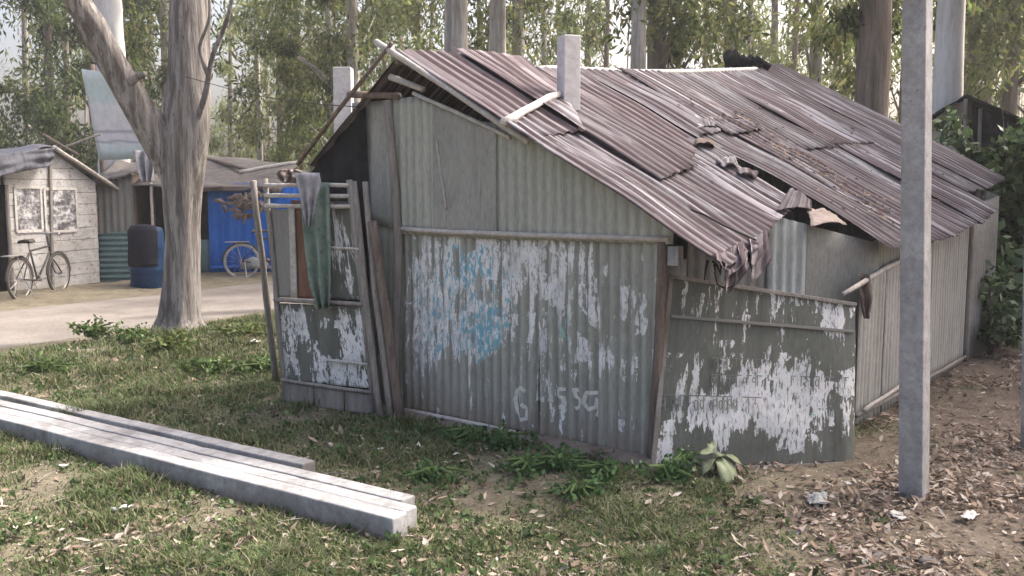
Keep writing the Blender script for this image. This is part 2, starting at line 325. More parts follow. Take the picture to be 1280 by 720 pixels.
def sheet(name, fr, u0, u1, top, bot, mat, parent, pitch=.076, amp=.009, rows=9, off=0., lift=None, paper=None, jag=(0, 0), dent=.006, ribs='v', cols=None, seed=0, solid=.002, **kw):
    """ribbed metal sheet in a frame; top / bot are v values or polylines [(u, v)...]; ribs run along v (or along u)"""
    us = np.linspace(u0, u1, cols or (max(8, int((u1-u0)/pitch*7)) if amp and ribs == 'v' else 14))
    if ribs == 'u': rows = max(rows, int(abs((bot if not hasattr(bot, '__len__') else bot[0][1])-(top if not hasattr(top, '__len__') else top[0][1]))/pitch*7))
    def ev(e, u): 
        if not hasattr(e, '__len__'): return e
        e = sorted(e); return np.interp(u, [a for a, _ in e], [b for _, b in e])
    m = MB(); m.uv = []; pap = []
    for i, u in enumerate(us):
        vt = ev(top, u)+jag[0]*(mnoise.noise(Vector((u*9, seed*3.3, 0)))+.6*mnoise.noise(Vector((u*31, seed, 4)))); vb = ev(bot, u)+jag[1]*(mnoise.noise(Vector((u*9, 7+seed*3.3, 1)))+.6*mnoise.noise(Vector((u*31, 3+seed, 4))))
        for j in range(rows+1):
            v = vt+(vb-vt)*j/rows
            h = off+amp*math.sin(2*math.pi*(u if ribs == 'v' else v)/pitch)+dent*mnoise.noise(Vector((u*1.7+seed*5, v*1.7, seed)))
            if lift: h += lift((u-u0)/(u1-u0), j/rows)
            m.v.append(fr.P(u, v, h)); m.uv.append((u, v))
            if paper: pap.append(paper(u, v))
    for i in range(len(us)-1):
        for j in range(rows):
            a = i*(rows+1)+j; m.f.append([a, a+1, a+rows+2, a+rows+1])
    o = m.build(name, mat, parent, smooth=True, solid=solid, **kw)
    if paper:
        ca = o.data.color_attributes.new('paper', 'FLOAT_COLOR', 'POINT'); c4 = np.ones((len(m.v), 4)); c4[:, :3] = pap; ca.data.foreach_set('color', c4.ravel())
    return o
def wig(p, q, n, a, seed=0):
    p, q = A(p, float), A(q, float); out = []
    for i in range(n+1):
        t = i/n; s_ = Vector((t*3.1+seed*9.7, seed*2.3, 0))
        out.append(p+(q-p)*t+a*A([mnoise.noise(s_), mnoise.noise(s_+Vector((5, 0, 0))), mnoise.noise(s_+Vector((0, 5, 0)))*.5]))
    return out
def pole_part(name, p, q, r0, r1, mat, parent, a=.015, seed=0, n=7, seg=8, **kw):
    return MB().tube(wig(p, q, n, a, seed), list(np.linspace(r0, r1, n+1)), seg, .12, 6, seed=seed).build(name, mat, parent, smooth=True, **kw)

# ================================================================== SETTING: ground, road
RD0, RDD = A([-6.25, 11.3]), unit(A([.53, .85])); RDN = A([RDD[1], -RDD[0]])       # road centre, direction, right normal
def road_t(x, y): return (x-RD0[0])*RDN[0]+(y-RD0[1])*RDN[1]
def hgt(x, y):
    t = road_t(x, y)
    h = .05*mnoise.noise(Vector((x*.5, y*.5, 0)))+.018*mnoise.noise(Vector((x*2.1, y*2.1, 3)))
    k = min(max((abs(t)-1.5)/1.6, 0), 1); k = k*k*(3-2*k)
    near = min(1, max(0, (abs(x-.3)+abs(y-6))/3)); h *= .35+.65*near
    return h*k-.10*(1-k) if t > -3.3 else -.10+.03*mnoise.noise(Vector((x, y, 1)))
def grassiness(x, y):
    """0 bare / litter, 1 thick grass"""
    g = .50+.85*mnoise.noise(Vector((x*.9, y*.9, 5)))+.5*mnoise.noise(Vector((x*3, y*3, 8)))
    g -= max(0, min(1, (x-.9-.25*(y-4)-max(0, 4.7-y)*.5)/1.0))*.75           # right side is leaf litter
    if y < 4.0: g -= .18*(4.0-y)
    if y > 6.6 and x < -1.4: g += .2
    t = road_t(x, y)
    if t < 2.3: g *= max(0, (t-1.6)/.7)
    return max(0., min(1., g))
def build_ground():
    xs = np.concatenate([np.linspace(-400, -14, 14)[:-1], np.linspace(-14, 9, 185), np.linspace(9, 400, 14)[1:]])
    ys = np.concatenate([np.linspace(-60, 1.5, 8)[:-1], np.linspace(1.5, 20, 165), np.linspace(20, 700, 22)[1:]])
    X, Y = np.meshgrid(xs, ys, indexing='ij'); n, k = X.shape
    V = np.zeros((n*k, 3)); Cc = np.zeros((n*k, 3)); i = 0
    for x, y in zip(X.ravel(), Y.ravel()):
        V[i] = (x, y, hgt(x, y)); g = grassiness(x, y)
        r = max(0, min(1, (x-1.2-.2*(y-4))/1.5))
        dirt = A([.165, .145, .105])*(1-r)+A([.15, .12, .10])*r
        Cc[i] = dirt*(1-.75*g)+A([.085, .10, .045])*.75*g; i += 1
    I = np.arange(n*k).reshape(n, k)
    F = np.stack([I[:-1, :-1], I[1:, :-1], I[1:, 1:], I[:-1, 1:]], -1).reshape(-1, 4)
    o = bulk('ground', V, F, 'ground', Cc, kind='structure'); o.data.shade_smooth()
    m = MB()
    for i in range(61):
        s_ = -25+i*1.2
        for k_ in range(7):
            t = -1.62+3.24*k_/6+.12*mnoise.noise(Vector((s_, k_*.1, 2)))
            p = RD0+RDD*s_+RDN*t; m.v.append((p[0], p[1], -.085+.012*mnoise.noise(Vector((p[0]*1.5, p[1]*1.5, 1)))-.02*(k_ in (0, 6))))
    for i in range(60):
        for k_ in range(6): a = i*7+k_; m.f.append([a, a+1, a+8, a+7])
    m.build('road', 'road', None, smooth=True, kind='structure')
build_ground()

# ================================================================== HUT
wa, wb = G(505, 514), G(812, 580)
FD = unit(wb-wa); SD = A([-FD[1], FD[0], 0])
WF = Frame(wa, FD, -ZZ, -SD)                         # front wall: u along it, v = -height
hut = thing('corrugated_hut', ((wa+wb)/2+SD*1.5)*A([1, 1, 0]), 'grey corrugated sheet hut with a rusty sagging roof and torn posters', 'hut')
VO = wa-.15*SD
R0_ = hit(492, 62, VO, SD); E0_ = hit(905, 335, VO, SD); R1_ = hit(960, 88, VO+6*SD, SD)
RV = unit(E0_-R0_); RN = unit(np.cross(RV, R1_-R0_)); RN = RN if RN[2] > 0 else -RN; RU = unit(np.cross(RN, RV)); RU = RU if RU[1] > 0 else -RU
RF = Frame(R0_, RU, RV, RN)
WF.uv(505, 300)
# --- front wall upper sheets (above the rail)
gable = WF.uvs([(436, 128), (490, 123), (524, 119), (600, 150)])
def roofz(p):   # height of the right roof slope above a plan point
    return R0_[2]-((p[0]-R0_[0])*RN[0]+(p[1]-R0_[1])*RN[1])/RN[2]
for x_, y_ in ((650, 178), (735, 232), (790, 268), (850, 306)):
    u_ = WF.uv(x_, y_)[0]; gable.append((u_, -(roofz(WF.P(u_, 0))-.02)))
railL = WF.uvs([(440, 262), (505, 287), (620, 293), (840, 298)])
ux = lambda x, y=200: WF.uv(x, y)[0]
edges = [ux(441, 180), ux(489, 180), ux(547, 200), ux(622, 220), ux(720, 250), ux(842, 300)]
for i in range(5):
    flat = i in (0, 2)
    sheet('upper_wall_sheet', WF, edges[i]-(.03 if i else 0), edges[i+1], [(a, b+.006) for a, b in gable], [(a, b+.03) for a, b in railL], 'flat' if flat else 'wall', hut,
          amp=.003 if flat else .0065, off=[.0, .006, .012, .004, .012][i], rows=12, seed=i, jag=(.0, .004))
# left strip below the rail behind the leaning poles
lowL = WF.uvs([(440, 505), (505, 513), (660, 546), (812, 577), (832, 582)])
def paper_wall(u, v):
    p = WF.P(u, v); q = p-C0; z = q@FW; x = 640+FPX*(q@RT)/z; y = 360-FPX*(q@UPV)/z
    def bx(x0, x1, y0, y1, s=8): 
        f = lambda t: 1/(1+math.exp(-max(-30, min(30, t/s))))
        return f(x-x0)*f(x1-x)*f(y-y0)*f(y1-y)
    d = 1.02*bx(503, 638, 291, 452+8*math.sin(x*.11), 5)-.35*bx(500, 530, 300, 330, 6)-.3*bx(500, 530, 430, 470, 8)
    d += .66*bx(634, 678, 300, 380, 5)+.42*bx(660, 742, 298, 400, 6)+.55*bx(690, 722, 296, 372, 5)+.36*bx(640, 750, 385, 470, 6)+.35*bx(700, 715, 420, 475, 4)+.3*bx(745, 815, 395, 480, 8)+.22*bx(745, 815, 300, 400, 8)+.5*bx(752, 772, 440, 465, 4)
    b = .32*bx(585, 640, 385, 450, 10)+.44*bx(568, 592, 310, 350, 6)+.42*bx(685, 705, 400, 440, 5)+.36*bx(510, 640, 300, 460, 8)+.36*bx(690, 740, 380, 470, 8)
    return (min(1.0, d)*.74-.01+.10*math.sin(2*math.pi*u/.076), b, 1.*bx(650, 760, 300, 480, 10)+.2)
lowtop = [(a, b-.0) for a, b in railL]
le = [ux(500, 400), ux(585, 420), ux(672, 430), ux(752, 440), ux(826, 440)]
for i in range(4):
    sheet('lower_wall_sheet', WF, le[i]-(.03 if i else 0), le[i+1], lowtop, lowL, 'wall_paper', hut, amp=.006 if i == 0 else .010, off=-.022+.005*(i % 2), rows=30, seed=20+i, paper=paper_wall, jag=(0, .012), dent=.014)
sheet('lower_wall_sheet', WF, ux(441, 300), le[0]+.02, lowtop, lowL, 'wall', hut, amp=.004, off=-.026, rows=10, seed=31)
# white painted marks on the ribs
def stroke(pts, w_=.024):
    m = MB(); pts = [WF.uv(*p) for p in pts]; dense = []
    for (a, b) in zip(pts, pts[1:]):
        for k in range(6): dense.append((a[0]+(b[0]-a[0])*k/6, a[1]+(b[1]-a[1])*k/6))
    dense.append(pts[-1])
    for i, (u, v) in enumerate(dense):
        a, b = dense[max(i-1, 0)], dense[min(i+1, len(dense)-1)]; d = A([b[0]-a[0], b[1]-a[1]]); d /= np.linalg.norm(d)+1e-9; nx, ny = -d[1], d[0]
        for s_ in (-1, -.33, .33, 1):
            uu, vv = u+nx*s_*w_/2, v+ny*s_*w_/2; 
            si = max(0, min(3, sum(uu > e for e in le[1:4]))); am = .006 if si == 0 else .010
            hs = [-.022+.005*(q % 2)+(.006 if q == 0 else .010)*math.sin(2*math.pi*uu/.076)+.014*mnoise.noise(Vector((uu*1.7+(20+q)*5, vv*1.7, 20+q))) for q in range(4) if le[q]-.03 <= uu <= le[q+1]]
            m.v.append(WF.P(uu, vv, max(hs)+.0022))
    for i in range(len(dense)-1):
        for k in range(3): m.f.append([i*4+k, i*4+k+1, i*4+k+5, i*4+k+4])
    m.build('painted_mark', 'chalk', hut, smooth=True)
for s_ in [[(655, 490), (651, 484), (645, 488), (643, 500), (645, 515), (649, 525), (656, 524), (657, 512), (651, 505)], [(684, 485), (686, 512)],
           [(703, 487), (694, 487), (694, 496), (701, 498), (702, 507), (695, 511)], [(722, 489), (714, 488), (716, 497), (722, 500), (721, 510), (715, 512)],
           [(744, 492), (729, 492), (726, 504), (731, 513), (741, 510), (743, 496), (744, 516), (742, 522)]]: stroke(s_)
# rails, corner post, battens, skirting, mud plinth
def wall_pole(name, pxs, r, mat, off, **kw):
    pts = [WF.P(*WF.uv(*p), off) for p in pxs]; dense = []
    for a, b in zip(pts, pts[1:]): dense += [a+(b-a)*t for t in (0, .25, .5, .75)]
    dense.append(pts[-1]); dense = [p+.004*A([mnoise.noise(Vector((i*.9, r*99, 0))), 0, mnoise.noise(Vector((i*.9, r*99, 5)))]) for i, p in enumerate(dense)]
    return MB().tube(dense, r, 8, .12, 8, seed=len(pxs)).build(name, mat, hut, smooth=True, **kw)
wall_pole('rail', [(503, 286), (570, 290), (640, 293), (740, 296), (838, 299)], .017, 'bamboo', .022)
wall_pole('corner_post', [(489, 126), (493, 180), (498, 240), (502, 300), (499, 400), (497, 516)], .032, 'wood', .03)
wall_pole('batten', [(520, 117), (580, 143), (642, 173)], .014, 'bamboo', .03)
wall_pole('batten', [(548, 175), (553, 215), (560, 262)], .006, 'bamboo', .018)
wall_pole('bottom_rail', [(508, 512), (590, 528), (655, 543)], .016, 'bamboo', .012)
wall_pole('bottom_rail', [(655, 544), (730, 560), (806, 575)], .013, 'wood_brown', .008)
wall_pole('end_post', [(829, 300), (824, 420), (813, 592)], .030, 'wood_brown', .0)
MB().box(WF.P(ux(842, 320), WF.uv(842, 320)[1], -.02), FD*.035, SD*.03, ZZ*.055).build('corner_block', 'concrete', hut, bevel=.004)
m = MB(); n_ = 26
for i in range(n_+1):
    u = ux(470, 500)+(ux(840, 585)-ux(470, 500))*i/n_; k = i/n_
    hh = .015+.05*max(0, k-.3)+.02*mnoise.noise(Vector((u*4, 0, 0)))
    for (o_, z_) in ((.16+.05*mnoise.noise(Vector((u*3, 2, 0))), -.03), (.07, hh*.8), (-.03, hh), (-.2, hh), (-.25, -.05)):
        m.v.append(WF.P(u, -z_, o_))
for i in range(n_):
    for k in range(4): a = i*5+k; m.f.append([a, a+1, a+6, a+5])
m.build('mud_plinth', 'mud', hut, smooth=True)
# log and tie sticking out at the gable's left shoulder, roof poles under the verge
def tube_px(name, pts, r0, r1, mat, parent, seed=0, **kw):
    P3 = [At(x, y, D) for x, y, D in pts]; d = []
    for a, b in zip(P3, P3[1:]): d += [a+(b-a)*t for t in (0, .33, .66)]
    d.append(P3[-1]); return MB().tube(d, list(np.linspace(r0, r1, len(d))), 9, .12, 7, seed=seed).build(name, mat, parent, smooth=True, **kw)
tube_px('log_end', [(436, 118, 6.85), (500, 120, 6.62)], .026, .022, 'wood_brown', hut, 3)
tube_px('rafter', [(470, 52, 6.55), (560, 110, 6.17), (660, 178, 5.80)], .022, .02, 'bamboo', hut, 4)
tube_px('rafter', [(488, 96, 6.62), (530, 112, 6.45)], .024, .02, 'bamboo', hut, 5)
# --- roof sheets (right slope). u along the ridge, v down the slope
def rs(u0, u1, top, bot, mat='roof', off=0., **kw): return sheet('roof_sheet', RF, u0, u1, top, bot, mat, hut, off=off, rows=kw.pop('rows', 16), **{'dent': .02, 'amp': .009, 'pitch': .098, 'jag': (.015, .02), **kw})
rs(.0, .66, 1.12, [(0, 2.82), (.66, 2.70)], 'roof', .012, seed=1, jag=(.02, .0))
rs(-.0, .60, [(0, .02), (.6, .03)], 1.30, 'roof_dark', .034, seed=2, lift=lambda a, b: -.03*(1-a))
rs(.52, 1.06, [(.52, .02), (1.06, .24)], [(.52, 1.35), (1.06, .62)], 'roof_dark', .06, seed=3, amp=.004, lift=lambda a, b: .05*a*(1-b))  # darker material paints the shade of a sheet facing another way
rs(.58, 1.26, [(.58, .4), (1.26, .25)], [(.58, 1.95), (1.26, 1.80)], 'roof', .03, seed=4)
rs(.58, 1.80, 1.72, [(.58, 2.70), (.8, 2.62), (1.2, 2.5), (1.80, 2.36)], 'roof', .004, seed=5)
rs(1.20, 1.84, .2, [(1.2, 1.76), (1.84, 1.45)], 'roof_dark', .02, seed=6)
rs(1.26, 1.76, 1.44, 1.78, 'roof_pale', .006, seed=61, jag=(.0, .05))
rs(1.80, 2.42, .17, [(1.8, 1.42), (2.42, 1.30)], 'roof', .032, seed=7, jag=(.01, .05))
rs(1.92, 2.60, 1.20, [(1.92, 3.02), (2.6, 3.06)], 'roof_pale', .012, seed=8, lift=lambda a, b: .035*(1-a)*math.sin(b*2.8))
rs(1.72, 2.0, 1.30, 1.76, 'roof_pale', .008, seed=81)
rs(2.38, 3.06, .14, [(2.38, 1.38), (3.06, 1.32)], 'roof', .04, seed=9, jag=(.01, .03))
rs(2.54, 3.22, 1.22, [(2.54, 3.06), (3.22, 3.07)], 'roof', .022, seed=10)
rs(3.00, 3.92, [(3., .1), (3.92, -.02)], 1.66, 'roof_pale', .03, seed=11)
rs(3.16, 4.02, 1.54, [(3.16, 3.05), (4.02, 3.0)], 'roof_pale', .012, seed=12)
rs(3.86, 4.9, [(3.86, 0.), (4.9, -.12)], 1.62, 'roof', .04, seed=13)
rs(3.95, 4.90, 1.5, [(3.95, 3.03), (4.9, 2.90)], 'roof', .024, seed=14)
rs(4.84, 5.5, [(4.84, -.12), (5.5, -.2)], 2.60, 'roof_pale', .03, seed=15)
rs(5.44, 6.3, [(5.44, -.2), (6.3, -.3)], [(5.44, 2.62), (6.3, 2.55)], 'roof', .045, seed=16, lift=lambda a, b: .03*a)
# torn hole: curled flaps and the dark void under them
def flap(pts, mat, name, parent=hut, curl=.05, seed=0, fr=RF):
    """small curled scrap of sheet through four pixels, its own thickness"""
    P3 = [fr.P(*fr.uv(*p), .03) for p in pts]; m = MB(); n = 9; m.uv = []
    for i in range(n):
        for j in range(n):
            a, b = i/(n-1), j/(n-1); p = P3[0]*(1-a)*(1-b)+P3[1]*a*(1-b)+P3[2]*a*b+P3[3]*(1-a)*b
            m.v.append(p+fr.N*(curl*math.sin(a*3.1)*(.4+b)+.02*mnoise.noise(Vector((a*4, b*4, seed))))); m.uv.append((a*.3, b*.3))
    for i in range(n-1):
        for j in range(n-1): q = i*n+j; m.f.append([q, q+1, q+n+1, q+n])
    return m.build(name, mat, parent, smooth=True, solid=.002)
flap([(893, 203), (916, 200), (922, 214), (900, 213)], 'roof_pale', 'torn_flap', seed=1, curl=.018)
flap([(918, 214), (946, 220), (942, 228), (921, 222)], 'roof_pale', 'torn_flap', seed=2, curl=.018)
flap([(985, 240), (1012, 243), (1012, 268), (968, 268)], 'roof_pale', 'torn_flap', seed=3, curl=.018)
flap([(862, 146), (896, 152), (898, 164), (868, 166)], 'roof_pale', 'torn_flap', seed=4, curl=.018)
flap([(868, 178), (893, 183), (891, 190), (866, 187)], 'wood_brown', 'torn_flap', seed=5, curl=.03)
flap([(1006, 266), (1034, 268), (1056, 286), (1012, 288)], 'cloth_pink', 'cloth_scrap', seed=6, curl=.02)
# frayed dark thatch under the broken eave corner
for q_, pts_ in enumerate([[(888, 322), (925, 306), (930, 332), (902, 342)], [(918, 308), (950, 296), (952, 322), (924, 332)], [(934, 300), (956, 292), (962, 330), (938, 338)], [(900, 330), (930, 318), (934, 340), (908, 346)]]):
    flap(pts_, 'roof_dark', 'torn_eave_scrap', seed=20+q_, curl=-.05-.02*q_)
m = MB()
for i in range(16):
    t = random.random(); p = RF.P(.04+.70*t, 2.72-.08*t+random.uniform(-.05, .03), -.05); q = p+A([random.uniform(-.06, .06), random.uniform(-.05, .05), random.uniform(-.12, -.03)])
    m.tube([p, (p+q)/2+A([0, 0, .015]), q], [.008, .006, .003], 5)
m.build('frayed_eave', 'dark', hut, kind='stuff')
tube_px('wire_loop', [(893, 340, 4.95), (897, 356, 4.95), (907, 361, 4.95), (918, 356, 4.95), (920, 340, 4.97)], .004, .004, 'wire', hut, 1)
tube_px('wire_loop', [(864, 262, 5.45), (880, 268, 5.38), (905, 282, 5.36), (945, 300, 5.36)], .007, .006, 'wire', hut, 2)
# ridge poles
MB().tube([RF.P(.0, .06, -.05), RF.P(2., .1, -.05), RF.P(4, .02, -.06), RF.P(6.2, -.2, -.05)], .03, 8, .1).build('ridge_pole', 'wood_brown', hut, smooth=True)
tube_px('ridge_batten', [(648, 87, 7.35), (690, 86, 7.6), (780, 89, 8.35)], .028, .022, 'wood_pale', hut, 6)
tube_px('ridge_batten', [(676, 90, 7.45), (745, 94, 7.9)], .020, .016, 'wood_brown', hut, 7)
tube_px('ridge_batten', [(780, 90, 8.3), (860, 90, 9.1), (958, 86, 11.0)], .024, .026, 'wood_pale', hut, 8)
# left slope of the roof with a black shade sheet under it
lv = unit(hit(376, 208, VO, SD)-R0_); LN = unit(np.cross(RU, lv)); LN = LN if LN[2] > 0 else -LN
LU = unit(np.cross(LN, lv)); LU = LU if LU[1] > 0 else -LU
LF = Frame(R0_+A([0, 0, .0]), LU, lv, LN); Ll = np.linalg.norm(hit(376, 208, VO, SD)-R0_)
for i in range(6): sheet('left_roof_sheet', LF, i*1.0+(.06 if i == 0 else 0), i*1.0+1.04, .0, Ll+.02*i, 'roof_dark', hut, off=.01*(i % 2), rows=8, seed=40+i)
MB().tube([LF.P(-.02, -.03, .03), LF.P(-.02, Ll*.5, .035), LF.P(-.02, Ll, .02)], .016, 7, .2).build('left_verge_pole', 'wood_brown', hut, smooth=True)
# side, rear and inner walls that close the hut
cR0, cR1 = G(1072, 530), G(1205, 452); RSd = unit(cR1-cR0); SN = A([RSd[1], -RSd[0], 0])
SF = Frame(cR0, RSd, -ZZ, SN)
rlen = np.linalg.norm(cR1-cR0)
railR = SF.uvs([(1050, 366), (1085, 345), (1120, 326), (1165, 312), (1210, 291)])
re = np.linspace(-.05, rlen, 6)
for i in range(5):
    p0, p1 = cR0+RSd*re[i], cR0+RSd*re[i+1]
    t0, t1 = -(roofz(p0)-.05), -(roofz(p1)-.05)
    if i < 2:
        sheet('side_wall_sheet', SF, re[i]-(.03 if i else 0), re[i+1], railR, 0.02, 'beige_wall', hut, off=-.008+.004*i, amp=.0085, rows=10, seed=50+i, jag=(.01, .01))
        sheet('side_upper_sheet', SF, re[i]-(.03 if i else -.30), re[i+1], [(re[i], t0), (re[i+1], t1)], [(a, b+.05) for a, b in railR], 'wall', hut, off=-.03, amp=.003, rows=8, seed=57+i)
    else:
        sheet('side_wall_sheet', SF, re[i]-.03, re[i+1], [(re[i], t0), (re[i+1], t1)], .02, 'beige_wall', hut, off=-.008+.004*(i % 2), amp=.004, rows=10, seed=50+i, jag=(0, .012))
pr = [SF.P(*SF.uv(x, y), .03) for x, y in ((1048, 367), (1066, 357), (1085, 345), (1103, 334), (1126, 324), (1150, 316))]
MB().tube(pr, [.014, .016, .017, .017, .018, .018], 8, .15, 8).build('branch_rail', 'bamboo', hut, smooth=True)
pole_part('far_corner_post', cR1+SN*.01, cR1+SN*.01+ZZ*(roofz(cR1)-.06), .03, .026, 'wood', hut, .01, 8)
pole_part('side_bottom_rail', cR0+SN*.02+ZZ*.08-RSd*.1, cR1+SN*.02+ZZ*.05, .018, .016, 'wood', hut, .02, 9)
pole_part('side_bottom_rail', cR0+SN*.04+ZZ*.10, cR0+RSd*1.2+SN*.05+ZZ*.16, .015, .012, 'bamboo', hut, .02, 10)
# recessed corner between the front wall and the right wall
k0 = A([1.12, 6.02, 0]); k1 = A([*(cR0+RSd*.26)[:2], 0])
KD = unit(k1-k0); KN = A([KD[1], -KD[0], 0]); KF = Frame(k0, KD, -ZZ, KN); kl = np.linalg.norm(k1-k0)
kt = [(x, -(roofz(k0+KD*x)-.06)) for x in np.linspace(-.1, kl+.1, 6)]
c0, c1 = KF.uv(958, 320)[0], KF.uv(1006, 320)[0]
sheet('corner_sheet', KF, c0, c1, kt, 0.02, 'pale_sheet', hut, off=.02, amp=.010, rows=10, seed=60)
sheet('corner_sheet', KF, c1-.02, kl+.02, kt, .02, 'flat', hut, off=.0, amp=.0, rows=10, seed=61)
sheet('corner_sheet', KF, 0, c0+.02, kt, .02, 'grey_sheet', hut, off=.0, amp=.004, rows=10, seed=62)
e0 = wb+FD*.04; e1 = k0; ED = unit(e1-e0); EF = Frame(e0*A([1, 1, 0]), ED, -ZZ, A([ED[1], -ED[0], 0]))
sheet('return_sheet', EF, 0, np.linalg.norm(e1-e0), -1.15, .02, 'grey_sheet', hut, amp=.004, rows=6, seed=63)
# rear and left walls
LW0 = wa-FD*.95; bk = SD*5.2
def wallquad(p, q, zp, zq, seed):
    d = unit(q-p); f_ = Frame(p*A([1, 1, 0]), d, -ZZ, A([d[1], -d[0], 0])); L_ = np.linalg.norm((q-p)[:2])
    sheet('rear_wall_sheet', f_, 0, L_, [(0, -zp), (L_, -zq)], .03, 'grey_sheet', hut, pitch=.09, amp=.008, rows=4, seed=seed)
lroof = lambda p: R0_[2]-((p-R0_)[:2]@LN[:2])/LN[2]
wallquad(LW0+SD*.12, LW0+bk, lroof(LW0+SD*.12)-.04, lroof(LW0+bk)-.04, 70)
back_r = A([*(cR1+SD*.0)[:2], 0]); apex_b = wa+bk+FD*.05
apex_b = R0_*A([1, 1, 0])+bk
wallquad(LW0+bk, apex_b, lroof(LW0+bk)-.04, lroof(apex_b)-.05, 71); wallquad(apex_b, back_r+SD*1.0, roofz(apex_b)-.05, roofz(back_r+SD)-.04, 72); wallquad(back_r, back_r+SD*1.0, roofz(back_r)-.05, roofz(back_r+SD)-.04, 73)
# black sheet put in to paint the shade of the open left bay
PF = Frame(wa-SD*.04-FD*.02, FD, -ZZ, -SD)
lz = lambda u: -(R0_[2]-((PF.P(u, 0)-R0_)[:2]@LN[:2])/LN[2]-.03)
sheet('bay_shade_sheet', PF, -.93, -.30, [(-.93, lz(-.93)), (-.30, lz(-.30))], -.05, 'dark_tarp_and_shade', hut, amp=.012, pitch=.21, rows=10, dent=.03, seed=75, cols=40)
# leaves and twigs lying on the roof
V_, F_, C_ = [], [], []
for i in range(300):
    if random.random() < .7: u, v = 2.9+random.gauss(0, .16)-.5*0, random.uniform(1.0, 2.75); u -= .28*(v-1.2)
    else: u, v = random.uniform(2, 5), random.uniform(.8, 2.9)
    p = RF.P(u, v, .052+random.random()*.012); s_ = random.uniform(.012, .034); a = random.random()*6.3
    x = RF.U*math.cos(a)+RF.V*math.sin(a); y = np.cross(RF.N, x); b = len(V_)
    V_ += [p-x*s_, p+y*s_*.4+RF.N*.012, p+x*s_, p-y*s_*.4+RF.N*.004]; F_.append([b, b+1, b+2, b+3])
    c = random.choice([(.11, .065, .05), (.07, .045, .04), (.22, .16, .11), (.15, .09, .065)]); C_ += [c]*4
bulk('roof_leaf_litter', A(V_), A(F_), 'litter', A(C_), kind='stuff', label='brown fallen leaves gathered along a lap joint of the rusty roof', cat='leaves')
# concrete column standing through the roof, stick and bundle lying on the roof
cb = A([.42, 6.82, 0])
ct = At(711, 45, 6.62); cbz = A([ct[0], ct[1], 0]); ax_ = unit(A([.92, .39, 0])); ay_ = A([-ax_[1], ax_[0], 0])
m = MB(); m.box((ct+cbz)/2, ax_*.062, ay_*.062, ZZ*(ct[2]/2)); m.build('concrete_column', 'concrete_warm', None, bevel=.006, label='short square concrete column sticking up through the rusty roof', cat='column')
p0, p1 = hit(627, 160, VO, SD)+RN*.04, RF.P(*RF.uv(693, 131), .085)
MB().tube(wig(p0, p1, 6, .02, 3), [.026, .03, .026, .027, .024, .026, .022], 9, .2, 9).build('wooden_stick', 'wood_pale', None, smooth=True, label='pale barkless stick lying across the roof edge against the concrete column', cat='stick')
m = MB(); bc = At(929, 84, 10.75)
for k in range(5):
    r_ = .17-.02*k; m.tube([bc+A([(-.14+.07*k), 0, -.03]), bc+A([(-.16+.08*k), .02, .10+.03*(k == 1)+.02*(k == 0)]), bc+A([(-.10+.10*k), .05, .0])], [.06, .075-.01*k, .05], 8, .3, 8, seed=k)
m.build('dark_bundle', 'dark_tarp_and_shade', None, smooth=True, label='small black plastic bundle lying on the roof ridge', cat='bundle')

# ================================================================== LEANING SIGN PANEL
s0, s1 = G(815, 588), G(1071, 579)
pTL, pTR = At(838, 346, s0[1]+.20), At(1069, 381, s1[1]+.24)
sgn = thing('sign_panel', (s0+s1)/2*A([1, 1, 0]), 'dark sheet metal panel with torn white posters leaning against the hut corner', 'panel')
def paper_sign(a, b):
    x = 815+a*255; y = 346+b*240
    def bx(x0, x1, y0, y1, s=6):
        f = lambda t: 1/(1+math.exp(-max(-30, min(30, t/s))))
        return f(x-x0)*f(x1-x)*f(y-y0)*f(y1-y)
    d = .10+.62*bx(885, 950, 438, 500, 5)+.75*bx(818, 958, 492, 535, 5)+.85*bx(955, 985, 445, 545, 6)+.62*bx(985, 1065, 445, 535, 8)+.8*bx(815, 842, 545, 585, 4)+.35*bx(940, 1050, 530, 575, 8)+.4*bx(820, 850, 425, 500, 5)+.45*bx(845, 880, 455, 500, 4)+.55*bx(890, 905, 520, 572, 4)+.22*bx(900, 1060, 350, 405, 6)+.35*bx(1050, 1070, 440, 545, 5)+.3*bx(895, 935, 500, 552, 5)
    d -= .5*bx(1030, 1066, 538, 585, 5)+.55*bx(845, 887, 538, 585, 4)+.4*bx(908, 942, 540, 585, 4)+.3*bx(958, 976, 440, 480, 4)
    return (min(1.05, d)*.70+.06, .18*bx(900, 1060, 450, 520, 12), .8)
m = MB(); m.uv = []; pap = []; nu, nv = 110, 70
PN = unit(np.cross(s1-s0, pTL-s0)); PN = PN if PN[1] < 0 else -PN
for i in range(nu+1):
    for j in range(nv+1):
        a, b = i/nu, j/nv; p = (pTL*(1-a)+pTR*a)*(1-b)+(s0*(1-a)+s1*a)*b
        h = .012*mnoise.noise(Vector((a*3, b*3, 0)))+.004*mnoise.noise(Vector((a*12, b*5, 2)))-.05*max(0, (a-.93)/.07)**2*max(0, b-.2)
        m.v.append(p+PN*h); m.uv.append((a*1.2, b*1.05)); pap.append(paper_sign(a, b))
for i in range(nu):
    for j in range(nv): q = i*(nv+1)+j; m.f.append([q, q+1, q+nv+2, q+nv+1])
o = m.build('metal_sheet', 'sign_paper', sgn, smooth=True, solid=.003)
ca = o.data.color_attributes.new('paper', 'FLOAT_COLOR', 'POINT'); c4 = np.ones((len(m.v), 4)); c4[:, :3] = pap; ca.data.foreach_set('color', c4.ravel())
bl = lambda a, b, o_=0.: (pTL*(1-a)+pTR*a)*(1-b)+(s0*(1-a)+s1*a)*b+PN*o_
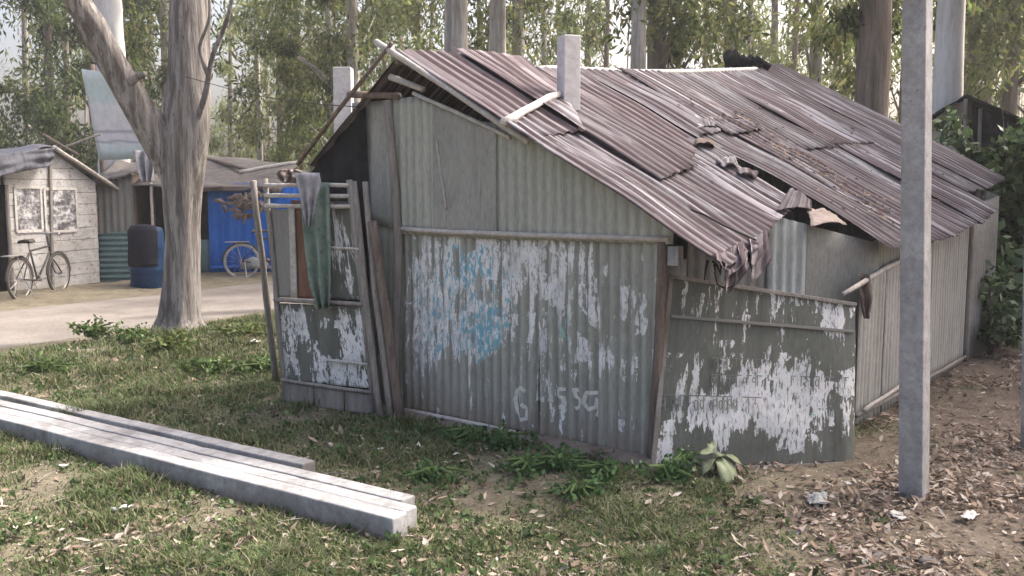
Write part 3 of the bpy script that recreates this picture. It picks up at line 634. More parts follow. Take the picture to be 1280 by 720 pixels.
for nm, a0, b0, a1, b1, t in (('frame_strip', -.005, .0, 1., .0, .022), ('frame_strip', .0, .0, .0, 1., .028), ('frame_strip', .0, 1., 1., 1., .02), ('seam_strip', .015, .205, .985, .175, .018)):
    MB().beam(bl(a0, b0, .012), bl(a1, b1, .012), t, .02, PN).build(nm, 'wood' if nm == 'frame_strip' else 'grey_sheet', sgn, bevel=.003)

# lettering left on the posters of the panel: head strokes with hanging marks
def spx(x, y, o_=.0): return hit(x, y, s0, PN)+PN*(.012*mnoise.noise(Vector(((x-815)/255*3, (y-346)/240*3, 0)))+o_)
def lettering(x0, x1, y0, hgt_, seed, slope=.03):
    m = MB(); rr_ = random.Random(seed)
    yy = lambda x: y0+(x-x0)*slope
    n = int((x1-x0)/6); xs_ = [x0+(x1-x0)*i/n for i in range(n+1)]
    def st(P, w_=.005):
        Q = [spx(x, y, .010) for x, y in P]
        for a, b in zip(Q, Q[1:]): m.beam(a, b, w_, .002, PN)
    for a, b in zip(xs_, xs_[1:]):
        if rr_.random() < .82: st([(a, yy(a)), (b, yy(b))], .006)
        if rr_.random() < .75:
            x = a+rr_.uniform(0, 2); h_ = hgt_*rr_.uniform(.6, 1.); k = rr_.random()
            if k < .5: st([(x, yy(x)+1), (x+rr_.uniform(-.6, .6), yy(x)+h_)])
            else:
                cx_, cy_ = x+2.2, yy(x)+h_*.5; st([(cx_+2.2*math.cos(q), cy_+h_*.28*math.sin(q)) for q in np.linspace(0, 6.28, 8)]); st([(x+4.6, yy(x)+1), (x+4.6, yy(x)+h_)])
    m.build('printed_lettering', 'dark_print', sgn, kind='stuff')
M['dark_print'] = mat_noise('faded_dark_print', (.13, .14, .13), (.24, .25, .24), 20, (1, 1, 1), .9, 0)
lettering(819, 957, 493, 24, 1); lettering(884, 950, 447, 17, 2); lettering(888, 952, 468, 16, 3); lettering(988, 1060, 470, 18, 4)
# ================================================================== GATE, POLES AND CLOTHS ON THE LEFT
gl, gr = G(357, 503), G(468, 519)
gtl, gtr = At(332, 226, gl[1]+.05), At(437, 224, gr[1]+.05)
gate = thing('stall_gate', (gl+gr)/2*A([1, 1, 0]), 'leaning wooden gate patched with boards and torn posters beside the hut', 'gate')
gp = lambda a, b, o_=0.: (gtl*(1-a)+gtr*a)*(1-b)+(gl*(1-a)+gr*a)*b+GN*o_
GN = unit(np.cross(gr-gl, gtl-gl)); GN = GN if GN[1] < 0 else -GN
def gpx(x, y, o_=.0): return hit(x, y, gl, GN)+GN*o_
pole_part('gate_post', gp(0, -.01), gp(0, 1.0), .021, .024, 'wood', gate, .012, 1)
pole_part('gate_post', gp(1, .0), gp(1.0, 1.), .022, .024, 'wood', gate, .012, 2)
for k, b in enumerate((.02, .065, .11)): pole_part('gate_rail', gp(0, b, .02), gp(1, b+.005, .02), .016, .015, 'bamboo', gate, .008, 3+k)
pole_part('gate_rail', gpx(347, 374, .03), gpx(458, 380, .03), .016, .016, 'wood', gate, .01, 7)
pole_part('gate_rail', gpx(355, 474, .03), gpx(470, 490, .03), .014, .014, 'wood', gate, .01, 8)
pole_part('gate_rail', gpx(412, 449, .03), gpx(464, 455, .03), .011, .010, 'bamboo', gate, .006, 9)
pole_part('gate_rail', gpx(412, 309, .03), gpx(452, 311, .03), .010, .010, 'bamboo', gate, .004, 10)
def board(name, pts, mat, off=0., th=.012, parent=gate, paper=None, n=14):
    P3 = [gpx(x, y, off) for x, y in pts]; m = MB(); m.uv = []; pap = []
    for i in range(n+1):
        for j in range(n*2+1):
            a, b = i/n, j/(2*n); p = (P3[0]*(1-a)+P3[1]*a)*(1-b)+(P3[3]*(1-a)+P3[2]*a)*b
            m.v.append(p+GN*.005*mnoise.noise(Vector((a*3, b*3, off*50+pts[0][0])))); m.uv.append((a*.6+pts[0][0]*.01, b*.6)); pap.append((.62 if paper else 0, .1, .5))
    k = 2*n+1
    for i in range(n):
        for j in range(2*n): q = i*k+j; m.f.append([q, q+1, q+k+1, q+k])
    o = m.build(name, mat, parent, smooth=True, solid=th)
    if paper:
        pap = [(paper(m.uv[q][0], (q % k)/(2*n)), .08, .5) for q in range(len(m.v))]
        ca = o.data.color_attributes.new('paper', 'FLOAT_COLOR', 'POINT'); c4 = np.ones((len(m.v), 4)); c4[:, :3] = pap; ca.data.foreach_set('color', c4.ravel())
    return o
board('gate_board', [(338, 262), (366, 262), (375, 372), (349, 372)], 'grey_sheet', -.01)
board('gate_board', [(364, 250), (392, 252), (402, 374), (372, 373)], 'board_red', .0)
board('gate_board', [(395, 252), (441, 252), (461, 376), (404, 374)], 'sign_paper', -.015, paper=lambda u, b: .34 if b < .55 else .22)
board('gate_board', [(348, 379), (462, 384), (470, 486), (358, 476)], 'sign_paper', -.005, paper=lambda u, b: .52-.5*max(0, b-.75)-.3*max(0, .12-b)*8)
for i in range(3):
    a0, a1 = 357+i*38, 357+i*38+36; y0 = 478+i*5.4; board('bottom_plank', [(a0, y0), (a1, y0+5), (a1+1, y0+31), (a0+1, y0+25)], 'wood', .012, .016, n=4)
board('gate_board', [(363, 258), (370, 258), (374, 372), (366, 372)], 'bamboo', .016, .01, n=4)
def plank_leg(x0, y0, x1, y1, r_, mat, D0, D1, lab, nm='leaning_pole'):
    p, q = At(x0, y0, D0), At(x1, y1, D1); q[2] = 0
    MB().tube(wig(q, p, 9, .02, x0), list(np.linspace(r_, r_*.85, 10)), 9, .18, 6, seed=x0).build(nm, mat, None, smooth=True, label=lab, cat='pole', group='poles leaning at the hut corner')
plank_leg(441, 226, 475, 518, .026, 'wood', 6.60, 6.42, 'slim grey wooden pole leaning next to the gate post, first beside the gate')
plank_leg(455, 228, 490, 519, .026, 'wood', 6.57, 6.40, 'slim grey wooden pole leaning second from the gate, between two others')
plank_leg(466, 276, 500, 516, .036, 'wood_brown', 6.52, 6.38, 'short thick brown pole leaning beside the poster wall')
plank_leg(318, 226, 346, 470, .028, 'wood', 7.15, 7.6, 'thin slanting pole standing behind the outer gate post')
def cloth(name, rows, D, mat, lab, seed, fold=.025, folds=3.2):
    """hanging cloth through (xl, xr, y) pixel rows at depth D, folded"""
    m = MB(); n = 22; r = []
    for (a, b) in zip(rows, rows[1:]): r += [tuple(a[i]+(b[i]-a[i])*t/4 for i in range(3)) for t in range(4)]
    r.append(rows[-1])
    for j, (xl, xr, y) in enumerate(r):
        for i in range(n+1):
            t = i/n; p = At(xl+(xr-xl)*t, y, D); f_ = fold*math.sin(t*folds*6.28+seed+.5*math.sin(j*.4))*(.5+j/len(r))+.02*mnoise.noise(Vector((t*3, j*.3, seed)))
            m.v.append(p-A([0, 1, 0])*f_)
    for j in range(len(r)-1):
        for i in range(n): q = j*(n+1)+i; m.f.append([q, q+1, q+n+2, q+n+1])
    m.build(name, mat, None, smooth=True, solid=.003, label=lab, cat='cloth')
cloth('green_cloth', [(374, 412, 228), (377, 413, 262), (382, 414, 310), (386, 414, 350), (397, 413, 386)], 6.62, 'cloth_green', 'faded green cloth hanging over the gate rails', 1, .025, 2.2)
cloth('lilac_cloth', [(368, 400, 216), (372, 402, 230), (377, 396, 250), (380, 393, 268), (384, 389, 284)], 6.55, 'cloth_white', 'lilac white rag draped over the gate top', 2, .02, 2)
cloth('pink_cloth', [(352, 372, 212), (346, 384, 215), (344, 390, 219), (349, 384, 224), (356, 366, 229)], 6.70, 'cloth_pink', 'crumpled pinkish rag lying on the gate top', 3, .05, 3.3)

# ================================================================== CONCRETE POLES
def conc_pole_lying(p_end, d, L, w_, h_, lab, back=0.):
    m = MB(); side = unit(A([-d[1], d[0], 0])); side = side if side[1] > 0 else -side
    nseg = 90; b0 = 0
    for i in range(nseg+1):
        c = p_end+d*L*i/nseg; wob = .003*mnoise.noise(Vector((i*.12, L, 0)))
        for q_, (a, z) in enumerate(((0, 0), (w_, 0), (w_, h_), (0, h_))):
            ch = .010*max(0, mnoise.noise(Vector((i*.6, q_*7.7, p_end[0]*9)))-.28); m.v.append(c+side*(a+wob+(ch if a == 0 else -ch))+ZZ*(z+wob-.012-(ch if z else 0)))
    for i in range(nseg):
        for k in range(4): m.f.append([i*4+k, i*4+(k+1) % 4, i*4+4+(k+1) % 4, i*4+4+k])
    m.f += [[3, 2, 1, 0], [nseg*4+k for k in range(4)]]
    m.build('concrete_pole', 'concrete', None, bevel=.008, label=lab, cat='concrete pole', group='concrete poles lying on the grass')
pe = G(491, 679); pf = G(0, 545); dd = unit(pf-pe); sd_ = unit(A([-dd[1], dd[0], 0])); sd_ = sd_ if sd_[1] > 0 else -sd_
conc_pole_lying(pe, dd, 7.5, .105, .125, 'square concrete pole lying outermost in the row, its whole side face exposed')
q2 = pe+sd_*.118+dd*.035; conc_pole_lying(q2, dd, 7.5, .10, .118, 'grey concrete pole lying second in the row, its end just short of the outermost one')
q3 = pe+sd_*.23+dd*.14; conc_pole_lying(q3, dd, 7.5, .10, .118, 'grey concrete pole lying third in the row, its end set back')
conc_pole_lying(pe+sd_*.41+dd*1.0, dd, 6.6, .10, .112, 'grey concrete pole on the hut side of the lying row, its end set back farthest')
def upright(px0, px1, pyb, xtop, lab, rot, a_, H):
    b = G((px0+px1)/2, pyb); top = At(xtop, 0, b[1]); ld = (top-b)/(top[2]); x = A([math.cos(rot), math.sin(rot), 0]); y = A([-x[1], x[0], 0]); m = MB(); n = 10
    for i in range(n+1):
        z = -.1+(H+.1)*i/n; c = b+ld*z; k = a_*(1-.18*i/n)
        for i_, j_ in ((-1, -1), (1, -1), (1, 1), (-1, 1)): m.v.append(c+x*i_*k+y*j_*k+ZZ*0)
    for i in range(n):
        for k in range(4): m.f.append([i*4+k, i*4+(k+1) % 4, i*4+4+(k+1) % 4, i*4+4+k])
    m.f += [[3, 2, 1, 0], [n*4+k for k in range(4)]]
    m.build('utility_pole', 'concrete', None, bevel=.006, label=lab, cat='pole')
upright(1123, 1161, 626, 1147, 'tall square concrete pole standing in front of the hut side wall', R(-40), .060, 7.2)
upright(1276, 1306, 560, 1300, 'concrete pole at the leafy bank by the shrubs', R(-38), .060, 7.2)
def post(px, py, D, w_, lab, pyb=400):
    t = At(px, py, D); MB().box(A([t[0], t[1], t[2]/2-.2]), A([w_/2, 0, 0]), A([0, w_/2, 0]), ZZ*(t[2]/2+.2)).build('concrete_post', 'concrete_warm', None, bevel=.008, label=lab, cat='post')
post(429, 85, 13.5, .25, 'squared pale concrete post behind the left shoulder of the hut')

# ================================================================== TREES
def trunk_pts(p, H, lean=(0, 0), a=.12, n=14, seed=0):
    return [p+A([lean[0]*t*H+a*mnoise.noise(Vector((t*2.2, seed*3.1, 0))), lean[1]*t*H+a*mnoise.noise(Vector((t*2.2, seed*3.1, 7))), t*H]) for t in np.linspace(0, 1, n)]
# big forked tree by the road
tb = G(226, 412, -.03)
bt = thing('forked_gum_tree', tb, 'old grey gum tree with a forked trunk by the roadside', 'tree')
Dt = tb[1]
def tpx(L): return [At(x, y, Dt+dy) for x, y, dy in L]
def smooth_line(P, n=5):
    out = []
    for i in range(len(P)-1):
        p0, p1, p2, p3 = P[max(i-1, 0)], P[i], P[i+1], P[min(i+2, len(P)-1)]
        for k in range(n):
            t = k/n; out.append(.5*((2*p1)+(-p0+p2)*t+(2*p0-5*p1+4*p2-p3)*t*t+(-p0+3*p1-3*p2+p3)*t**3))
    return out+[P[-1]]
def limb(name, L, rpx, parent, mat='bark', seg=40, rough=.16, seed=0, rs=2.6):
    P = smooth_line(tpx(L)); rr = np.interp(np.linspace(0, 1, len(P)), np.linspace(0, 1, len(rpx)), rpx)
    rr = [r_*Dt/FPX for r_ in rr]
    return MB().tube(P, rr, seg, rough, rs, seed=seed).build(name, mat, parent, smooth=True)
limb('trunk', [(226, 418, 0), (226, 395, 0), (228, 350, 0), (228, 290, 0), (228, 230, 0), (232, 170, .02), (236, 110, .05), (238, 50, .1), (238, 0, .15), (241, -120, .3), (246, -300, .5)], [40, 26, 22, 21, 25, 28, 25, 24, 24, 21, 15], bt)
limb('limb', [(222, 232, .0), (206, 190, -.05), (190, 160, -.12), (170, 128, -.2), (150, 96, -.28), (132, 64, -.36), (116, 32, -.45), (96, 0, -.55), (60, -70, -.7), (10, -190, -.9)], [15, 20, 19, 18, 17, 16, 15, 14, 12, 8], bt, seed=3)
limb('branch', [(243, 160, -.1), (256, 120, -.2), (266, 70, -.2), (285, 20, -.3), (300, -60, -.4)], [4, 3.5, 3, 2.5, 1.5], bt, seg=7, seed=4)
limb('branch', [(262, 100, -.2), (250, 60, -.25), (262, 20, -.3), (258, -40, -.3)], [2.6, 2.2, 1.8, 1], bt, seg=6, seed=5)
limb('branch_stub', [(160, 105, -.3), (172, 96, -.45), (182, 92, -.5)], [6, 4.5, 3], bt, seg=8, seed=7)
# leaves
def leaf_cloud(n, centers, radii, sizes, cols, droop=.5, asp=.28, seed=0):
    r = np.random.default_rng(seed); ci = r.integers(0, len(centers), n)
    c = A(centers)[ci]; rad = A(radii)[ci]
    d = r.normal(size=(n, 3)); d /= np.linalg.norm(d, axis=1)[:, None]
    p = c+d*(r.random(n)**.45)[:, None]*rad
    ax = r.normal(size=(n, 3)); ax[:, 2] -= droop*2; ax /= np.linalg.norm(ax, axis=1)[:, None]
    sdv = np.cross(ax, r.normal(size=(n, 3))); sdv /= np.linalg.norm(sdv, axis=1)[:, None]+1e-9
    L = r.uniform(*sizes, n)[:, None]
    V = np.stack([p, p+ax*L*.5+sdv*L*asp*.5, p+ax*L, p+ax*L*.5-sdv*L*asp*.5], 1).reshape(-1, 3)
    F = np.arange(4*n).reshape(-1, 4); cc = A(cols)[r.integers(0, len(cols), n)]*r.uniform(.7, 1.3, n)[:, None]
    tone = r.uniform(.65, 1.35, len(centers))[ci][:, None]
    return V, F, np.repeat(cc*tone, 4, 0)
EUC = [(.08, .108, .038), (.105, .135, .048), (.055, .08, .03), (.14, .165, .06), (.175, .175, .07)]
DARK = [(.035, .055, .022), (.055, .08, .03), (.075, .10, .038)]
YEL = [(.14, .165, .06), (.18, .19, .072), (.105, .14, .048)]
def crown_mesh(name, seed, z0, z1, spread, nclump, nleaf, cols, size=(.12, .28)):
    r = random.Random(seed); cs, rs_ = [], []
    for i in range(nclump):
        z = r.uniform(z0, z1); t = (z-z0)/(z1-z0); a = r.random()*6.28; q = spread*(.35+.65*math.sin(3.14*min(1, t*.9+.08)))*r.random()**.6
        cs.append((q*math.cos(a), q*math.sin(a), z)); k = r.uniform(.3, .95); rs_.append((k, k, k*r.uniform(.7, 1.5)))
    V, F, Cc = leaf_cloud(nleaf, cs, rs_, size, cols, .6, .3, seed)
    o = bulk(name, V, F, 'leaf', Cc); me = o.data; bpy.data.objects.remove(o); return me, cs
CR = {}
for i, (z0, z1, sp, nc, nl, cl) in enumerate([(3.2, 12, 2.0, 26, 6000, EUC), (4.5, 13, 2.2, 28, 6500, EUC), (2.0, 10, 1.8, 28, 6500, YEL), (1.0, 8.5, 2.2, 30, 9000, DARK), (6, 14, 2.0, 28, 5500, EUC), (2.4, 9, 2.4, 32, 8000, EUC)]):
    CR[i] = crown_mesh('crown', 100+i, z0, z1, sp, nc, nl, cl)
def gum(px, wpx, D, bark, crown, lab, group, H=14, lean=(0, 0), rz=None, dx=0, pyref=60):
    p = At(px, pyref, D); x = p[0]-lean[0]*p[2]; base = A([x, D, -.12 if px < 420 else -.03])
    t = thing('gum_tree', base, lab, 'tree', group); r_ = wpx/2/FPX*D; seed = px*.37
    P = trunk_pts(base, H, lean, .05+.004*D*(wpx < 12), 16, seed)
    rr = [r_*(1.35 if i == 0 else 1.12-.045*i) for i in range(16)]
    MB().tube(P, rr, 14, .20, 1.9, seed=seed).build('trunk', bark, t, smooth=True)
    if crown is not None:
        me, cs = CR[crown]; o = bpy.data.objects.new('crown', me); col.objects.link(o); o.parent = t
        o.rotation_euler = (0, 0, rz if rz is not None else (px*1.7) % 6.28); o.location = (lean[0]*7, lean[1]*7, 0)
        a = o.rotation_euler[2]; m = MB()
        for c in cs[::4]:
            e = base+A([c[0]*math.cos(a)-c[1]*math.sin(a)+lean[0]*7, c[0]*math.sin(a)+c[1]*math.cos(a)+lean[1]*7, c[2]]); s_ = A(P[min(15, max(0, int((c[2]-1.2)/H*15)))])
            m.tube([s_, (s_+e)/2+A([0, 0, .15]), e], [r_*.25+.01, r_*.16+.008, .006], 5)
        m.build('limbs', bark, t, smooth=True, kind='stuff')
    return t
BH = 'gum trees behind the rusty roof'; BL = 'gum trees behind the roadside shacks'; BR = 'gum trees by the dark shed'
for a in [(570, 33, 20, 'bark_pale', 4, 'broad pale gum trunk rising behind the torn dark top of the roof', BH),
          (623, 24, 21.5, 'bark_pale', 4, 'pale gum trunk between a broader and a slimmer one behind the roof', BH),
          (647, 18, 24, 'bark_pale', 1, 'slim pale gum trunk beside the concrete column', BH),
          (797, 20, 19, 'bark_pale', 4, 'pale trunk with a dark brown twin touching it behind the roof ridge', BH),
          (822, 25, 20.5, 'bark_brown', 1, 'dark brown trunk touching a pale twin behind the roof ridge', BH),
          (912, 16, 22, 'bark_pale', 2, 'slim pale gum trunk behind the black bundle on the ridge', BH),
          (1020, 17, 23, 'bark_pale', 2, 'slim greenish gum trunk behind the sloping far roof edge', BH),
          (1093, 42, 16.5, 'bark_brown', 1, 'stout brown barked gum trunk behind the far roof edge', BH),
          (1186, 36, 13.5, 'bark_white', 4, 'smooth white gum trunk just behind the tall concrete pole', BR),
          (1217, 16, 22, 'bark_brown', 1, 'slim brown trunk above the dark shed', BR),
          (1266, 18, 21, 'bark_brown', 5, 'brown trunk beyond the leafy shrubs by the dark shed', BR),
          (139, 37, 21, 'bark_white', 4, 'thick white gum trunk behind the slanting limb of the forked tree', BL),
          (208, 15, 24, 'bark_pale', 1, 'pale trunk hugging the forked tree from behind', BL),
          (410, 11, 28, 'bark_pale', 2, 'thin pale trunk left of the squared concrete post', BL),
          (441, 17, 26, 'bark_pale', 5, 'pale trunk rising straight behind the squared concrete post', BL)]:
    gum(*a)
for q in [
    (30, 9, 31, 'bark_pale', 0, (0.03, 0), 'slender pale leaning gum above the tarp roof of the whitewashed shack'),
    (60, 11, 29, 'bark_brown', 3, (0, 0), 'slender brown gum above the peak of the whitewashed shack'),
    (82, 8, 33, 'bark_brown', None, (-0.01, 0), 'thin brown gum above the verge pole of the whitewashed shack'),
    (110, 8, 36, 'bark_brown', 5, (0, 0), 'thin brown gum showing past the upper corner of the faded hoarding'),
    (172, 9, 30, 'bark_brown', 3, (0, 0), 'dark crowned thin gum between the white trunk and the forked tree'),
    (188, 7, 40, 'bark_brown', None, (0, 0), 'far thin gum seen through the fork of the old tree'),
    (290, 6, 45, 'bark_brown', 2, (0.03, 0), 'far thin leaning gum above the blue shed roof'),
    (318, 7, 34, 'bark_pale', None, (0.01, 0), 'slender pale gum above the blue shed eave'),
    (345, 8, 38, 'bark_brown', 2, (0, 0), 'far brown gum with a yellowish crown above the outer gate post'),
    (372, 7, 33, 'bark_brown', 5, (-0.01, 0), 'slender brown gum above the rags on the gate'),
    (-20, 10, 30, 'bark_pale', None, (0, 0), 'pale gum beyond the open stall of the whitewashed shack'),
    (390, 9, 44, 'bark_brown', 3, (0, 0), 'far dark crowned gum beside the thin pale trunk near the concrete post'),
    ]: gum(*q[:5], q[6], BL, 14, q[5])
for q in [
    (478, 8, 33, 'bark_brown', 5, (0, 0), 'slender brown gum above the hut gable peak'),
    (500, 7, 40, 'bark_brown', None, (0, 0), 'far thin bare stem above the front verge of the roof'),
    (522, 9, 30, 'bark_brown', 2, (0, 0), 'slender yellowish gum next to the broad pale trunk'),
    (540, 7, 44, 'bark_brown', None, (0, 0), 'far thin gum almost touching the broad pale trunk'),
    (600, 8, 38, 'bark_brown', None, (0, 0), 'thin brown gum in the gap between two pale trunks'),
    (680, 8, 34, 'bark_pale', 0, (0, 0), 'slender pale gum just before the concrete column'),
    (700, 9, 42, 'bark_brown', None, (0, 0), 'far brown gum straight behind the concrete column'),
    (735, 10, 36, 'bark_brown', 2, (0.01, 0), 'yellowish gum just past the concrete column'),
    (760, 7, 31, 'bark_brown', 0, (0, 0), 'thin brown gum between the concrete column and the twin trunks'),
    (850, 8, 36, 'bark_pale', None, (0, 0), 'slender pale bare stem beside the dark brown twin trunk'),
    (880, 9, 42, 'bark_brown', None, (0, 0), 'far brown gum between the twin trunks and the black bundle'),
    (942, 9, 33, 'bark_pale', 2, (0, 0), 'slender pale gum above the end of the roof ridge'),
    (968, 12, 38, 'bark_brown', 2, (-0.02, 0), 'leaning yellowish gum past the end of the roof ridge'),
    (995, 8, 30, 'bark_brown', None, (0, 0), 'thin brown gum beside the slim greenish trunk'),
    (1045, 8, 35, 'bark_pale', 2, (0.02, 0), 'pale leaning gum between the greenish trunk and the stout brown one'),
    (1064, 7, 40, 'bark_brown', None, (0, 0), 'far thin gum touching the stout brown trunk'),
    (1130, 9, 30, 'bark_brown', 2, (0, 0), 'brown gum hidden mostly by the tall concrete pole'),
    (1225, 7, 38, 'bark_brown', 3, (0, 0), 'far dark crowned gum above the dark shed roof peak'),
    (1240, 9, 32, 'bark_brown', 0, (0, 0), 'slender brown gum above the sloping roof of the dark shed'),
    (1290, 10, 28, 'bark_brown', 5, (0, 0), 'brown gum beyond the tallest shrub on the bank'),
    ]: gum(*q[:5], q[6], 'slender gums of the wood behind the hut', 14, q[5])
# the wood goes on to the side: these gums throw the broken shade over the hut
for x, y, c, lab in ((9.2, 9.4, 1, 'gum tree beside the bank, past the shrubs'), (11.3, 12.2, 0, 'gum tree farther up the bank behind the shrubs'), (8.3, 11.2, 5, 'leafy gum tree on the bank behind the dark shed'), (9.8, 10.6, 5, 'leafy gum tree halfway up the bank'), (8.8, 8.0, 5, 'gum tree low on the bank past the second concrete pole')):
    gum(640+x/y*FPX, .30/y*FPX, y, 'bark_pale', c, lab, 'gum trees on the bank', 14, (0, 0), pyref=235)
# far wood that reads as one mass
r = np.random.default_rng(5); cs, rr = [], []
for i in range(150):
    y = r.uniform(55, 95); x = r.uniform(-.62, .62)*y; z = r.uniform(.5, 7)*(.75+.5*r.random()); cs.append((x, y, z)); k = r.uniform(.6, 1.7); rr.append((k, k, k*1.1))
V, F, Cc = leaf_cloud(14000, cs, rr, (.22, .5), [(.09, .13, .05), (.12, .16, .06), (.15, .17, .07)], .3, .45, 9)
far = bulk('far_wood', V, F, 'leaf', Cc, kind='stuff', label='pale green far wood seen between the gum trunks', cat='wood')
m = MB()
for i in range(55):
    y = random.uniform(48, 95); x = random.uniform(-.6, .6)*y; q = random.uniform(.06, .16); P = trunk_pts(A([x, y, -.2]), 13, (random.uniform(-.03, .03), 0), .3, 7, i); m.tube(P, list(np.linspace(q, q*.5, 7)), 6)
m.build('far_trunks', 'bark_brown', None, smooth=True, kind='stuff', label='thin far trunks inside the pale wood', cat='trunks')

# ================================================================== ROADSIDE SHACKS
ZR = -.10
def vframe(px0, py0, px1, py1):
    a, b = G(px0, py0, ZR), G(px1, py1, ZR); d = unit(b-a); n = A([d[1], -d[0], 0]); return Frame(a, d, -ZZ, n), np.linalg.norm(b-a)
# whitewashed shack
F1, L1 = vframe(14, 368, 125, 353)
sh = thing('whitewashed_shack', (F1.O+F1.U*L1/2)*A([1, 1, 1]), 'small whitewashed board shack with two posters and a tarp roof across the road', 'shack')
u62 = F1.uv(62, 187)[0]; topf = F1.uvs([(0, 212), (14, 206), (62, 187), (125, 232)])
def top_at(u): t = sorted(topf); return np.interp(u, [q[0] for q in t], [q[1] for q in t])
zz = 0.0; i = 0
while zz < 2.6:
    h_ = .19+.03*((i*7) % 3)/2; n_ = 16; m = MB()
    us = np.linspace(0, L1, n_+1); lo = -zz-.004; hi = -(zz+h_)+.004
    for u in us:
        vt = max(hi, top_at(u)); vb = max(lo, top_at(u))
        for off in (.0+.006*(i % 2), -.035): m.v += [F1.P(u, vb, off+.008*mnoise.noise(Vector((u*2, i*.7, 0)))), F1.P(u, vt, off+.008*mnoise.noise(Vector((u*2, i*.7+.4, 0))))]
    for k in range(n_):
        a = k*4; b = a+4
        if max(hi, top_at(us[k])) == max(lo, top_at(us[k])) and max(hi, top_at(us[k+1])) == max(lo, top_at(us[k+1])): continue
        m.f += [[a, b, b+1, a+1], [a+2, a+3, b+3, b+2], [a+1, b+1, b+3, a+3], [a, a+2, b+2, b]]
    if m.f: m.build('wall_board', 'whitewash', sh)
    zz += h_; i += 1
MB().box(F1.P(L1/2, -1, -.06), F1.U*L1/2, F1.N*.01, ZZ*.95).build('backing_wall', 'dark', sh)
for (x0, y0, x1, y1) in ((17, 234, 52, 288), (54, 236, 96, 288)):
    a, b = F1.uv(x0, y0), F1.uv(x1, y1); m = MB(); m.uv = [(0, 0), (1, 0), (1, 1.4), (0, 1.4)]
    m.v = [F1.P(a[0], b[1], .016), F1.P(b[0], b[1], .016), F1.P(b[0], a[1], .016), F1.P(a[0], a[1], .016)]; m.f = [[0, 1, 2, 3]]
    m.uv = [(p[0]+x0, p[1]) for p in m.uv]; ps = m.build('poster', 'poster', sh, solid=.003)
    for (p, q) in (((a[0], a[1]), (b[0], a[1])), ((a[0], b[1]), (b[0], b[1])), ((a[0], a[1]), (a[0], b[1])), ((b[0], a[1]), (b[0], b[1]))):
        MB().beam(F1.P(*p, .022), F1.P(*q, .022), .045, .012, F1.N).build('poster_border', 'white_paper', ps)
MB().beam(F1.P(F1.uv(61, 300)[0], 0, .03), F1.P(F1.uv(61, 210)[0], -2.1, .03), .05, .04, F1.N).build('door_batten', 'wood', sh, bevel=.004)
MB().tube(wig(F1.P(*F1.uv(60, 183), .12), F1.P(*F1.uv(142, 238), .12), 6, .03, 2), .035, 8, .1).build('verge_pole', 'bamboo', sh, smooth=True)
def slab(name, P4, mat, parent, n=12, wob=.05, th=.01, seed=0, **kw):
    P4 = [A(p, float) for p in P4]; m = MB(); m.uv = []; nn = unit(np.cross(P4[1]-P4[0], P4[3]-P4[0]))
    for i in range(n+1):
        for j in range(n+1):
            a, b = i/n, j/n; p = (P4[0]*(1-a)+P4[1]*a)*(1-b)+(P4[3]*(1-a)+P4[2]*a)*b
            m.v.append(p+nn*wob*mnoise.noise(Vector((a*3.3, b*3.3, seed)))); m.uv.append((a, b))
    for i in range(n):
        for j in range(n): q = i*(n+1)+j; m.f.append([q, q+1, q+n+2, q+n+1])
    return m.build(name, mat, parent, smooth=True, solid=th, **kw)
bk_ = -F1.N*2.6; ap = F1.P(*F1.uv(62, 184), .12); lf = F1.P(*F1.uv(-60, 218), .25); rg = F1.P(*F1.uv(142, 238), .12)
slab('tarp_roof', [ap, ap+bk_, lf+bk_, lf], 'tarp_blue', sh, 18, .14, .012, 3)
slab('roof_slope', [ap, ap+bk_, rg+bk_, rg], 'thatch', sh, 10, .06, .02, 4)
cloth_t = [F1.P(*F1.uv(-60, 214), .27), F1.P(*F1.uv(20, 207), .27), F1.P(*F1.uv(40, 222), .30), F1.P(*F1.uv(-60, 236), .30)]
slab('tarp_skirt', [F1.P(*F1.uv(-40, 196), .28), F1.P(*F1.uv(60, 184), .2), F1.P(*F1.uv(46, 208), .26), F1.P(*F1.uv(-40, 224), .3)], 'tarp_blue', sh, 12, .08, .01, 9)
slab('side_wall', [F1.P(L1, 0, -.02), F1.P(L1, 0, -2.5), F1.P(L1, -1.6, -2.5), F1.P(L1, -1.6, -.02)], 'grey_sheet', sh, 4, .0, .03)
slab('side_wall', [F1.P(0, 0, -.02), F1.P(0, 0, -2.5), F1.P(0, -1.75, -2.5), F1.P(0, -1.75, -.02)], 'dark', sh, 4, .0, .03)  # dark colour paints the shade inside the stall opening
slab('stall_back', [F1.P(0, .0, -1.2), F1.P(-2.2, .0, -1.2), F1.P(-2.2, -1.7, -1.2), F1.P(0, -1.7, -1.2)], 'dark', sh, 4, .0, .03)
pole_part('stall_post', F1.P(-.02, 0, .05), F1.P(-.02, -1.75, .05), .035, .03, 'wood', sh, .01, 3)
pole_part('roof_stick', At(55, 168, 17.2), At(100, 195, 17.0), .03, .02, 'wood_brown', sh, .03, 5)
pole_part('roof_stick', At(62, 190, 17.1), At(125, 168, 17.3), .025, .02, 'wood', sh, .03, 6)
